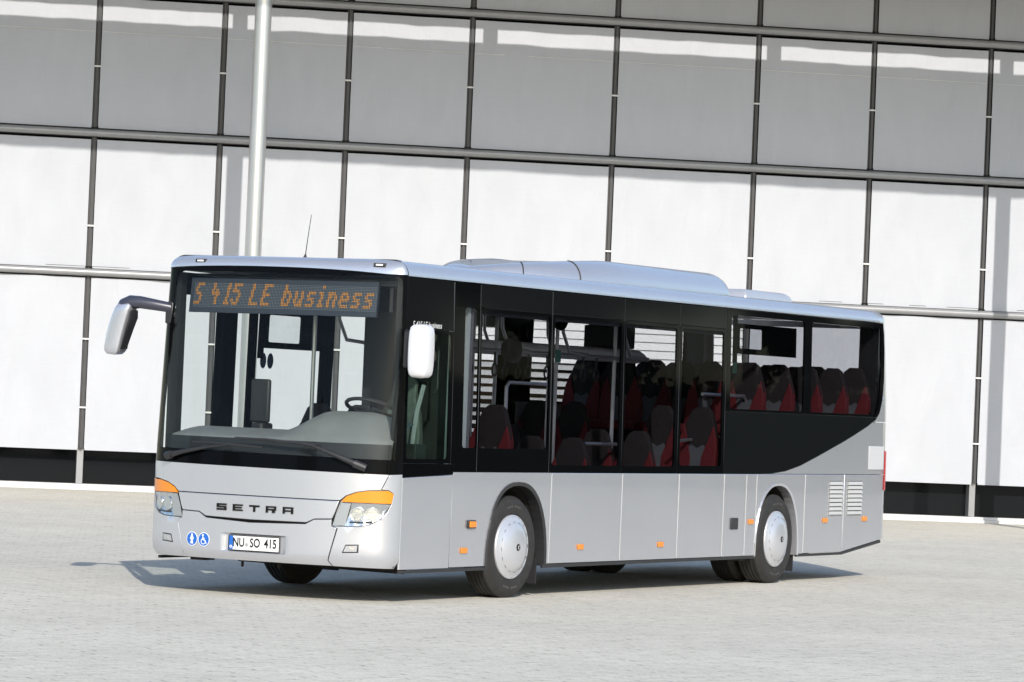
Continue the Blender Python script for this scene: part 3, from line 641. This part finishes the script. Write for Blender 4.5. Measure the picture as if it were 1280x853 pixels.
# rear wall
mb = MB()
mb.add([(XC(z)+RC, y, z) for z in (.47, 1.5, 1.88, 2.84, 2.91) for y in (-1.025, 1.025)], [(2*i, 2*i+1, 2*i+3, 2*i+2) for i in (0, 1, 3)])
rp = mb.build('rear_panel', M['silver'], bus, fix=False)
mb = MB(); mb.add([(XC(z)+RC, y, z) for z in (1.88, 2.84) for y in (-1.025, 1.025)], [(0, 1, 3, 2)]); mb.build('rear_window', M['farglass'], bus, smooth=0, fix=False)

# ---- roof with rounded edges, split into front visor, sides and tail
loop = []
nF = 60
for i in range(nF+1):
    s = SM - 2*SM*i/nF; zb = 2.915 + .042*max(0, 1-abs((s-.2)/1.35)**2.2); p = front(s, 2.93); loop.append((p[0], p[1], zb, 'f'))
for x in (1.5, 3, 5, 7, 9, 10.5, 11.4): loop.append((x, -HW+.030, 2.914, 's'))
for i in range(1, 9):
    a = math.pi/2*i/8; loop.append((XC(2.91)+RC*math.sin(a), -(HW-.03-RC+RC*math.cos(a)), 2.914, 'r'))
for i in range(8, 0, -1):
    a = math.pi/2*i/8; loop.append((XC(2.91)+RC*math.sin(a), (HW-.03-RC+RC*math.cos(a)), 2.914, 'r'))
for x in (11.4, 10.5, 9, 7, 5, 3, 1.5): loop.append((x, HW-.030, 2.914, 's'))
nL = len(loop); rb = .15
norms = []
for i in range(nL):
    a, b = loop[i-1], loop[(i+1) % nL]; tx, ty = b[0]-a[0], b[1]-a[1]; l = math.hypot(tx, ty); norms.append((ty/l, -tx/l))
if norms[5][0] < 0: norms = [(-a, -b) for a, b in norms]
K = 9; rings = []
for k in range(K+1):
    ph = math.pi/2*k/K; r_ = []
    for (x, y, zb, t), (nx, ny) in zip(loop, norms):
        ins = rb*(1-math.cos(ph)); r_.append((x+nx*ins, y+ny*ins, zb+(3.05-zb)*math.sin(ph)))
    rings.append(r_)
idx_v = list(range(0, nF+1)); idx_m = list(range(nF, nL))+[0]
mb = MB()
for k in range(K):
    for i in range(nF): mb.add([rings[k][i], rings[k][i+1], rings[k+1][i+1], rings[k+1][i]], [(0,1,2,3)])
mb.add([rings[K][i] for i in range(nF+1)], [tuple(range(nF+1))])
def weld(mb):
    d = {}; nv = []; mp = []
    for v in mb.v:
        k = tuple(round(c, 5) for c in v)
        if k not in d: d[k] = len(nv); nv.append(v)
        mp.append(d[k])
    mb.v = nv; mb.f = [tuple(dict.fromkeys(mp[i] for i in f)) for f in mb.f]; return mb
weld(mb); mb.v = [(x-.006, y*1.001, z+.008) for x, y, z in mb.v]
vis = mb.build('roof_visor', M['silver'], bus, smooth=50)
mb = MB()
for k in range(K):
    for a, b in zip(idx_m[:-1], idx_m[1:]): mb.add([rings[k][a], rings[k][b], rings[k+1][b], rings[k+1][a]], [(0,1,2,3)])
mb.add([rings[K][i] for i in idx_m[:-1]]+[rings[K][0]], [tuple(range(len(idx_m)))])
roof = weld(mb).build('roof', M['silver'], bus, smooth=50)
for i in (0, nF):
    mb = MB(); mb.tube([(r_[i][0]-.002, r_[i][1]*1.001, r_[i][2]) for r_ in rings], .007, 6); mb.build('visor_joint', M['dark_seal'], bus)
for s in (.881, -1.049):
    ml = MB(); ml.add(*patch([(s-.062,2.985),(s+.062,2.985),(s+.062,3.019),(s-.062,3.019)], front, .04, .03, None, base=.006)); o = ml.build('marker_light', M['plastic'], bus, bevel=.004)
    ml = MB(); ml.add(*patch([(s-.036,2.995),(s+.036,2.995),(s+.036,3.010),(s-.036,3.010)], front, .01, .03, None, base=.012)); ml.build('lens', M['white'], o, bevel=.002)
# air-conditioning pod
def pod(z0, x0, xs, x1, hw, h, rb, n=14):
    pl = []
    for i in range(-n, n+1):
        t = math.pi/2*i/n; pl.append((xs-(xs-x0)*math.cos(t), hw*math.sin(t)))
    r2 = .25
    for i in range(0, 7):
        a = math.pi/2*i/6; pl.append((x1-r2+r2*math.sin(a), hw-r2+r2*math.cos(a)))
    for i in range(6, -1, -1):
        a = math.pi/2*i/6; pl.append((x1-r2+r2*math.sin(a), -(hw-r2+r2*math.cos(a))))
    return pl
pl_ = pod(3.04, 3.9, 6.0, 8.45, .88, .26, .1)
ac = MB(); rg = []
cxp, cyp = 6.6, 0
for k in range(9):
    q = k/8; ph = math.pi/2*q
    sc = 1-.16*(1-math.cos(ph))
    r_ = []
    for x, y in pl_:
        nose = min(1, max(0, (x-3.9)/1.7))**.6
        hh = .255*(.45+.55*nose)
        r_.append((cxp+(x-cxp)*(1-.085*(1-math.cos(ph))), y*(1-.30*(1-math.cos(ph))), 3.045+hh*math.sin(ph)))
    rg.append(r_)
ac.loft(rg, cap=False); ac.add(rg[-1], [tuple(range(len(rg[-1])))])
acp = ac.build('roof_unit', M['silver'], bus, smooth=45)
mb = MB()
for x in (4.25, 4.95):
    pts = []
    for k in range(9):
        ph = math.pi/2*k/8; y0 = -.88 if x >= 6 else -.88*math.sqrt(max(0, 1-((6.0-x)/2.1)**2)); nose = min(1, max(0, (x-3.9)/1.7))**.6
        pts.append((cxp+(x-cxp)*(1-.085*(1-math.cos(ph))), y0*(1-.30*(1-math.cos(ph)))-.002, 3.047+.255*(.45+.55*nose)*math.sin(ph)))
    mb = MB(); mb.tube(pts, .006, 5); mb.build('panel_joint', M['dark_seal'], acp)
mb = MB(); rg = []
for k in range(5):
    ph = math.pi/2*k/4; i_ = .10*(1-math.cos(ph)); z = 3.045+.115*math.sin(ph)
    rg.append([(8.72+i_*1.5,-.86+i_,z),(9.98-i_*1.2,-.86+i_,z),(9.98-i_*1.2,.1-i_,z),(8.72+i_*1.5,.1-i_,z)])
mb.loft(rg); mb.build('roof_vent', M['hub'], bus, bevel=.02)
mb = MB(); mb.tube([(.9,0,3.04),(.905,0,3.075),(.91,0,3.10)], [.022,.016,.006], 10); mb.tube([(.91,0,3.10),(.94,0,3.26),(.985,0,3.465)], [.005,.004,.003], 6); mb.build('aerial', M['plastic'], bus)

# ---- mirrors
mr = MB(); # far side: long arm curving out and down to a silver head
A0 = (.46,1.20,2.475)
path = [(.56,1.15,2.560),(.47,1.30,2.585),(.42,1.44,2.605),(.40,1.53,2.605),(.40,1.59,2.575),(.40,1.63,2.51)]
mr.tube(path, [.046,.052,.058,.064,.072,.066], 14)
arm = mr.build('mirror_arm', M['mirror_dark'], bus)
mb = MB(); mb.box(.50,.60,1.14,1.225,2.42,2.62); mb.build('mirror_bracket', M['plastic'], bus, bevel=.015)
def head(cx, cy, z0, z1, wx, wy, lean, name, mat, mat2, sweep=0.0):
    mb = MB(); rg = []
    for k in range(13):
        q = .5-.5*math.cos(math.pi*k/12); z = z0+(z1-z0)*q
        e = max(1-abs(2*q-1)**10, .0)**.28*.97+.03
        cy2 = cy + lean*(q-.0)**1.6; r_ = []
        for i in range(20):
            a = 2*math.pi*i/20; c, s = math.cos(a), math.sin(a)
            r_.append((cx+sweep*q+wx*e*math.copysign(abs(c)**.45, c), cy2+wy*(.90+.10*math.sin(math.pi*q))*e*math.copysign(abs(s)**.30, s), z))
        rg.append(r_)
    mb.loft(rg); o = mb.build(name, mat, bus, smooth=60)
    mb = MB(); r2 = [[(cx+sweep*q+wx*.93+.006, cy+lean*q**1.6+wy*.74*s, z0+(z1-z0)*q) for s in (-1, 1)] for q in (.08,.3,.5,.7,.92)]
    mb.add([p for r_ in r2 for p in r_], [(2*i,2*i+1,2*i+3,2*i+2) for i in range(4)]); mb.build('mirror_glass', mat2, o)
    return o
head(.40, 1.690, 2.115, 2.60, .085, .090, -.125, 'mirror_head', M['silver'], M['chrome'])
mb = MB(); rg = []
for z, h in ((2.17,.018),(2.25,.032),(2.36,.044),(2.46,.052),(2.53,.03)):
    q = (z-2.115)/.385; yc = 1.690-.125*max(0,(z-2.115)/.485)**1.6-.085; rg.append([(.33,yc-h,z),(.43,yc-h*1.2,z),(.49,yc+.01,z),(.40,yc+.03,z)])
mb.loft(rg); mb.build('mirror_inner_trim', M['plastic'], bus, smooth=60)
head(.36, -1.555, 2.01, 2.485, .085, .102, 0, 'mirror_head', M['silver_light'], M['chrome'])
mb = MB(); mb.box(.40,.50,-1.46,-1.35,2.10,2.42); mb.tube([(.45,-1.42,2.36),(.52,-1.33,2.40),(.62,-1.25,2.42)], .03, 8); mb.build('mirror_bracket', M['plastic'], bus, bevel=.02)
# side lettering above the cab window
mb = text_mesh('S 415 LE business', .075, lambda x, y, z: (.985+x, -HW+.018, 2.492+y), shear=.25); mb.build('lettering', M['white'], bus, smooth=0)

# ---- wheels
def wheel(x, sg, steer, dual):
    w0 = MB(); yo = 1.245                                     # outer face of the tyre
    base = Vector((x, sg*(yo-.14), .478)); rot = Matrix.Rotation(R(steer), 3, 'Z')
    def fn(a, r, w): p = rot @ Vector((r*math.cos(a), sg*(w-yo+.14), r*math.sin(a))); return tuple(base+p)
    def tyre(yb):
        pr = [(.300,yb-.012),(.318,yb+.002),(.345,yb+.006),(.395,yb+.010),(.425,yb+.007),(.448,yb-.006),(.463,yb-.022),(.472,yb-.034)]
        for k in range(5):
            c = yb-.034-.0126-.0424*k
            pr += [(.478,c+.008),(.478,c-.020),(.466,c-.022),(.466,c-.030)]
        pr = pr[:-2]
        pr += [(.472,yb-.246),(.455,yb-.262),(.40,yb-.29),(.300,yb-.27)]
        return pr
    w0.lathe(tyre(yo), fn, 72)
    if dual: w0.lathe(tyre(yo-.33), fn, 64)
    wh = w0.build('wheel', M['tyre'], bus, smooth=28)
    c = MB(); c.lathe([(.302,yo-.02),(.302,yo+.004),(.296,yo+.012),(.285,yo+.014)], fn, 72); c.lathe([(.283,yo+.012),(.262,yo+.018),(.245,yo+.026),(.236,yo+.032)], fn, 72)
    c.lathe([(.232,yo+.034),(.21,yo+.050),(.16,yo+.066),(.09,yo+.075),(.0005,yo+.078)], fn, 72)
    c.build('wheel_cover', M['hub'], wh, smooth=50)
    c = MB()                                                  # dark slots between the rim and the dome
    c.lathe([(.284,yo+.008),(.230,yo+.026)], fn, 72); c.build('wheel_cover_slots', M['letter'], wh)
    c = MB(); nseg = 16
    for k in range(nseg):
        a0 = 2*math.pi*(k+.38)/nseg; a1 = 2*math.pi*(k+1)/nseg
        vs = []
        for j in range(5):
            a = a0+(a1-a0)*j/4; vs += [fn(a, .2375, yo+.0325), fn(a, .231, yo+.0355)]
        c.add(vs, [(2*j, 2*j+1, 2*j+3, 2*j+2) for j in range(4)])
        if k % 2 == 0:
            pass
        a0 = 2*math.pi*(k+.2)/nseg; vs = []
        for j in range(7):
            a = a0+(2*math.pi*.72/nseg)*j/6; vs += [fn(a, .2855, yo+.0145), fn(a, .2825, yo+.0125)]
        c.add(vs, [(2*j, 2*j+1, 2*j+3, 2*j+2) for j in range(6)])
    c.build('wheel_cover_bridge', M['hub'], wh, smooth=0)
    c = MB(); c.lathe([(.034,yo+.076),(.030,yo+.082),(.0005,yo+.083)], fn, 24); e = c.build('wheel_emblem', M['letter'], wh)
    c = MB()
    for rot2 in (0,):
        for pts in ([(-.016,-.016),(-.008,-.018),(-.004,.018),(-.012,.016)], [(.0,.0),(.014,.016),(.006,.018),(-.003,.006)], [(.0,-.002),(.014,-.018),(.006,-.018),(-.004,-.006)]):
            c.add([fn(math.atan2(b, a), math.hypot(a, b), yo+.0845) for a, b in pts], [(0,1,2,3)])
    c.build('emblem_mark', M['silver_light'], e, smooth=0)
    # faint raised sidewall writing as short pads
    c = MB()
    for seg0 in (1.25, 4.35):
        for k in range(9):
            if k == 4: continue
            a = seg0+.075*k; vs = [fn(a, .372, yo+.0105), fn(a+.045, .372, yo+.0105), fn(a+.045, .392, yo+.0118), fn(a, .392, yo+.0118)]; c.add(vs, [(0,1,2,3)])
    c.build('sidewall_lettering', M['sidewall'], wh, smooth=0)
    # hub back so that nothing shows through
    c2 = MB(); c2.lathe([(.30,yo-.05),(.0005,yo-.05)], fn, 40); c2.build('rim', M['under'], wh)
    return wh
wheel(2.80, -1, -2.6, False); wheel(2.80, 1, -2.6, False); wheel(8.88, -1, 0, True); wheel(8.88, 1, 0, True)
# ---- underbody
mb = MB(); mb.box(.75,2.2,-1.20,1.20,.30,.345); mb.box(2.2,3.45,-.62,.62,.30,.345); mb.box(3.45,8.25,-1.22,1.22,.29,.345); mb.box(8.25,9.45,-.58,.58,.26,.345); mb.box(9.45,11.4,-1.2,1.2,.36,.50)
mb.box(2.55,3.05,-.95,.95,.36,.56); mb.build('underbody', M['under'], bus, smooth=0)
for nm, bx in (('engine_tray',(9.5,10.6,-.9,.6,.26,.36)),('axle_cover',(8.3,8.6,-1.1,-.6,.24,.33)),('air_tank',(7.5,8.1,-.9,.9,.25,.30)),('air_tank',(4.1,4.9,-.5,.9,.25,.30)),('towing_eye',(.62,.65,.35,.37,.24,.34)),('towing_eye',(.6,.63,-.05,-.03,.25,.34)),('splash_guard',(.75,.95,.85,1.0,.27,.33))):
    mb = MB(); mb.box(*bx); mb.build(nm, M['under'], bus, smooth=0, bevel=.01)
mb = MB(); mb.tube([(1.2,-1.0,.27),(1.6,1.0,.27)], .03, 8); mb.build('cross_member', M['under'], bus)
for sg in (-1, 1):
    for x in (3.36, 9.42):
        mb = MB(); mb.box(x, x+.012, sg*1.22, sg*.95, .12, .36); mb.build('mud_flap', M['plastic'], bus, smooth=0)

# ================================================================== interior
mb = MB(); mb.box(.75,11.7,-.60,.60,.345,.365); mb.box(3.45,8.2,-1.235,-.60,.345,.365); mb.box(3.45,8.2,.60,1.235,.345,.365); mb.box(.75,2.2,-1.235,-.6,.345,.365); mb.box(.75,2.2,.6,1.235,.345,.365); mb.build('cabin_floor', M['int_floor'], bus, smooth=0)
mb = MB(); mb.box(6.75,8.2,-1.235,1.235,.366,.72); mb.box(8.2,11.7,-1.235,1.235,1.08,1.10); mb.build('rear_podium', M['int_floor'], bus, smooth=0)
mb = MB(); mb.box(2.1,3.5,-1.23,-.45,1.075,1.10); mb.box(2.1,3.5,.45,1.23,1.075,1.10); mb.box(2.1,3.5,-.47,-.44,.366,1.075); mb.box(2.1,3.5,.44,.47,.366,1.075); mb.build('wheel_box', M['int_grey'], bus, smooth=0)
mb = MB(); mb.box(.85,1.9,-1.1,1.1,2.875,2.90); mb.build('cab_ceiling', M['cab_dark'], bus, smooth=0)
mb = MB(); mb.box(1.7,11.6,-1.2,1.2,2.92,2.94); mb.build('cabin_ceiling', M['int_ceil'], bus, smooth=0)
for sg in (-1, 1):
    mb = MB(); mb.prism([(1.235,2.62),(1.235,2.90),(.80,2.90),(.95,2.78)], 2.1, 7.4, lambda y, z, x, sg=sg: (x, sg*y, z)); mb.build('cove_panel', M['cab_dark'], bus, smooth=0)
    mb = MB(); mb.box(3.45,4.75 if sg > 0 else 7.4,sg*1.215,sg*1.235,.37,1.22); mb.box(7.45,11.5,sg*1.215,sg*1.235,1.1,1.84); mb.build('inner_wall_panel', M['int_grey'], bus, smooth=0)
mb = MB(); mb.box(11.62,11.66,-1.2,1.2,1.1,1.86); mb.box(11.62,11.66,-1.2,-.98,1.86,2.9); mb.box(11.62,11.66,.98,1.2,1.86,2.9); mb.build('rear_bulkhead', M['cab_dark'], bus, smooth=0)
# luggage duct along the middle
mb = MB(); mb.tube([(3.9,.0,2.37),(4.0,.0,2.37),(7.85,.0,2.37),(8.02,.0,2.37)], [.05,.072,.072,.03], 12); mb.build('duct', M['duct'], bus)
# grab poles
mb = MB()
for x, y in ((2.35,-.35),(1.80,.40),(4.0,-.35),(5.1,.5),(5.2,-.4),(6.55,-.38),(6.55,.38),(3.6,.62)):
    mb = MB(); mb.tube([(x,y,.37),(x,y,2.9)], .02, 8); mb.build('grab_pole', M['rail'], bus)
mb = MB()
for pts in ([(3.5,-.75,1.50),(3.5,-.75,1.98),(3.55,-.75,2.02),(4.4,-.75,2.02)], [(5.0,-.80,1.45),(6.1,-.80,1.45),(6.45,-.80,1.2),(6.45,-.80,.75)], [(7.0,-.9,1.5),(8.1,-.9,1.55)], [(7.4,-1.0,2.0),(8.45,-1.0,2.0),(8.52,-1.0,1.94),(8.52,-1.0,1.5)], [(2.3,-.45,2.33),(7.2,-.45,2.33)]):
    mb = MB(); mb.tube(pts, .018, 8); mb.build('hand_rail', M['rail'], bus)
for x in (2.3, 3.9, 5.2, 6.6):
    for y in (-.45, .45):
        mb = MB(); mb.tube([(x,y,2.9),(x+.03,y,2.55),(x+.18,y,2.36),(x+.6,y,2.34)], .018, 8); mb.build('hand_rail', M['rail'], bus)
# seats: built once, copied with their sub-parts
def make_seat():
    back = [(-.215,0),(.215,0),(.225,.25),(.205,.42),(.165,.56),(.12,.68),(.06,.725),(-.06,.725),(-.12,.68),(-.165,.56),(-.205,.42),(-.225,.25)]
    def bf(y, z, w): return (.42+w+.16*z, y, .42+z)
    mb = MB(); mb.prism(back, 0, .07, bf); seat = mb.build('passenger_seat', M['seat_dark'], bus, bevel=.02, smooth=50)
    mb = MB()
    for sg in (-1, 1): mb.prism([(sg*.222,.02),(sg*.226,.25),(sg*.208,.40),(sg*.165,.53),(sg*.06,.20),(sg*.06,.02)], -.018, .082, bf)
    mb.build('side_bolster', M['seat_red'], seat, bevel=.008, smooth=50)
    mb = MB(); mb.prism([(-.13,.02),(.13,.02),(.15,.22),(.07,.33),(0,.29),(-.07,.33),(-.15,.22)], -.014, .002, bf); mb.build('front_inlay', M['seat_grey'], seat, smooth=0)
    mb = MB(); mb.box(-.02,.46,-.215,.215,.36,.46); mb.build('cushion', M['seat_red'], seat, bevel=.03, smooth=50)
    mb = MB(); mb.box(.1,.4,-.06,.06,0,.36); mb.build('seat_foot', M['cab_dark'], seat, smooth=0)
    mb = MB(); mb.prism([(-.10,.30),(.10,.30),(.155,.06),(-.155,.06)], .071, .085, bf); mb.build('back_shell', M['seat_grey'], seat, smooth=0)
    return seat
S0 = make_seat(); first = [True]
def put_seat(x, y, z, rz=0, sc=1):
    if first[0]: first[0] = False; o = S0
    else:
        o = S0.copy(); COL.objects.link(o)
        for ch in S0.children:
            c = ch.copy(); COL.objects.link(c); c.parent = o
    o.location = (x, y, z); o.rotation_euler = (0, 0, rz)
for y in (-.98, -.52, .52, .98):
    for x in (8.05, 8.82, 9.58, 10.32): put_seat(x, y, 1.22)
for y in (-.96, -.48, 0, .48, .96): put_seat(11.0, y, 1.24)
for y in (-.98, -.52): 
    put_seat(2.3, y, .66); put_seat(3.95, y, .366); put_seat(5.4, y, .45); put_seat(6.9, y, .72)
for y in (.52, .98): put_seat(2.35, y, .60); put_seat(3.85, y, .366); put_seat(6.9, y, .72)
put_seat(6.35, .98, .45)
# tall panel beside the middle door and screens by the cab
mb = MB(); mb.box(1.92,1.96,-1.20,-1.06,.40,2.86); mb.build('partition_post', M['int_grey'], bus, smooth=0)
mb = MB(); mb.box(1.86,1.90,-1.20,-1.0,.40,2.8); mb.build('cab_partition', M['partition'], bus, smooth=0)
mb = MB(); mb.box(1.865,1.895,-.999,-.10,.40,2.62); mb.build('cab_shade_wall', M['cab_dark'], bus, smooth=0)  # dark wall added to deepen the shade behind the windscreen
# exit stickers, stop buttons
mb = MB()
for x in (3.56, 7.62): mb.box(x, x+.11, -1.235, -1.232, 2.23, 2.35)
mb.build('exit_sticker', M['exit_green'], bus, smooth=0)
mb = MB()
for x, z in ((4.3,2.68),(3.35,2.33)): mb.lathe([(.16,-.9),(.13,-.82),(.0005,-.80)], lambda a, r, w, x=x, z=z: (x+r*math.cos(a), w, z+.8*r*math.sin(a)), 24)
mb.build('ceiling_mirror', M['cab_dark'], bus)

mb = MB(); mb.box(7.0,7.35,-.22,.22,2.44,2.68); mb.build('passenger_monitor', M['cab_dark'], bus, bevel=.02)
for x in (3.3, 3.8, 4.5, 4.9, 5.7, 6.0):
    for y in (-.45, .45):
        mb = MB(); mb.tube([(x,y,2.33),(x,y,2.20)], .012, 6); mb.tube([(x+.05*math.cos(a),y,2.14+.06*math.sin(a)) for a in [k*math.pi/8 for k in range(17)]], .011, 6, cap=False); mb.build('strap_handle', M['plastic'], bus)
# ---- cab: dashboard, wheel, driver's seat
def dz(s):                                                      # height of the rear lip of the dashboard
    k = max(0, min(1, (.05-s)/.5)); return 1.50+.19*(k*k*(3-2*k)) - .10*max(0, (-s-.85)/.5)
mb = MB()
def dsh(i, j):
    s = 1.16-2.50*i
    if j < .5: o = -.075-.10*j; z = 1.29+.26*j
    else: q = (j-.5)*2; o = -.125-.50*q; z = 1.42+(dz(s)-1.42)*math.sin(q*math.pi/2)
    x, y, zz = front(s, 1.4, -.08); f0 = max(0, -o-.08)
    return (x+f0, y*(1-.10*f0), z)
mb.grid(dsh, 50, 14); mb.build('dashboard', [M['dash']], bus, smooth=60, fix=False)
mb = MB(); mb.add([(.62,-1.2,.37),(.62,1.0,.37),(.62,1.0,1.30),(.62,-1.2,1.30)], [(0,1,2,3)]); mb.build('front_bulkhead', M['cab_dark'], bus, smooth=0, fix=False)
mb = MB(); mb.grid(lambda i, j: (lambda p: (p[0], p[1], p[2]))(front(1.25-2.6*i, 1.20+.21*j, -.07)), 30, 3); mb.build('dash_lower_trim', M['cab_dark'], bus, fix=False)
mb = MB()
c = Vector((1.00,-.70,1.73)); ax = Vector((.35,0,.937)); a1 = Vector((0,1,0)); a2 = ax.cross(a1)
mb.tube([c+(a1*math.cos(t*math.pi/20)+a2*math.sin(t*math.pi/20))*.225 for t in range(41)], .018, 8, cap=False)
for a in (0, 2.1, 4.2): mb.tube([c, c+(a1*math.cos(a)+a2*math.sin(a))*.22], .014, 6)
mb.tube([c, c-ax*.5], .04, 8); mb.build('steering_wheel', M['plastic'], bus)
mb = MB(); rg = []
for z, h, d in ((.95,.24,.12),(1.2,.25,.12),(1.5,.24,.11),(1.7,.20,.09),(1.82,.14,.07),(1.98,.13,.05),(2.04,.07,.03)):
    x = 1.60+.12*(z-.95); rg.append([(x-d,-.66-h,z),(x-d*.6,-.66,z),(x-d,-.66+h,z),(x+d*.5,-.66+h*.8,z),(x+d*.5,-.66-h*.8,z)])
mb.loft(rg); mb.box(1.15,1.65,-.90,-.42,.80,.95); mb.box(1.3,1.6,-.75,-.55,.37,.80); ds = mb.build('driver_seat', M['drv_seat'], bus, bevel=.02, smooth=50)
mb = MB(); mb.tube([(1.55,-.93,1.95),(1.42,-.94,1.7),(1.36,-.93,1.35),(1.44,-.92,1.0)], .022, 6); mb.build('seat_belt', M['int_grey'], ds)
mb = MB(); mb.box(1.05,1.25,-1.15,-.95,1.15,1.42); mb.tube([(1.5,-1.1,2.45),(1.5,-1.1,1.92),(1.42,-1.1,1.88)], .014, 6); mb.build('cab_fittings', M['cab_dark'], bus, bevel=.01)
mb = MB(); mb.box(.95,1.0,.35,.55,1.55,1.95); mb.box(.9,1.1,.38,.5,.37,1.55); mb.build('ticket_machine', M['cab_dark'], bus, bevel=.02)
mb = MB(); mb.box(.62,.70,-1.22,-1.14,1.2,2.9); mb.build('pillar_trim', M['cab_dark'], bus, smooth=0)
mb = MB(); mb.box(.62,.72,1.14,1.24,1.2,2.9); mb.build('pillar_trim', M['cab_dark'], bus, smooth=0)
# ---- destination sign
sg_ = part('destination_sign', [(1.055,2.535),(-1.02,2.535),(-1.02,2.852),(1.055,2.852)], front, M['led_bg'], t=.05, su=.06, sv=None, base=-.09, bevel=.004)
FONT = {'S': '01111 10000 10000 01110 00001 00001 11110', '4': '10000 10000 10010 11111 00010 00010 00010', '1': '0010 0110 0010 0010 0010 0010 0111', '5': '11111 10000 11110 00001 00001 10001 01110',
        'L': '10000 10000 10000 10000 10000 10000 11111', 'E': '11111 10000 10000 11110 10000 10000 11111', 'b': '10000 10000 11110 10001 10001 10001 11110', 'u': '00000 00000 10001 10001 10001 10011 01101',
        's': '00000 00000 01111 10000 01110 00001 11110', 'i': '010 000 110 010 010 010 111', 'n': '00000 00000 10110 11001 10001 10001 10001', 'e': '00000 00000 01110 10001 11111 10000 01111'}
NC, NR = 126, 16
lit = set()
for ch, c0 in (('S',0),('4',13),('1',22),('5',28),('L',41),('E',49),('b',63),('u',71),('s',79),('i',87),('n',93),('e',101),('s',109),('s',117)):
    rows = FONT[ch].split(' ')
    for r7, row in enumerate(rows):
        for c7, bit in enumerate(row):
            if bit == '1':
                for q in (0, 1):
                    rr = r7*2+q; cc = c0+c7+(13-rr)//5
                    lit.add((cc, rr)); lit.add((cc+1, rr))
ld, of = MB(), MB()
pit = 2.015/NC
for c in range(NC):
    for r in range(NR):
        s = 1.000-pit*(c+.5); z = 2.800-.0141*r; on = (c, r) in lit; h = .0046 if on else .0032
        (ld if on else of).add([front(s+h, z-h, -.0875), front(s-h, z-h, -.0875), front(s-h, z+h, -.0875), front(s+h, z+h, -.0875)], [(0,1,2,3)])
ld.build('lit_dots', M['led_lit'], sg_, smooth=0, fix=False); of.build('unlit_dots', M['led_off'], sg_, smooth=0, fix=False)
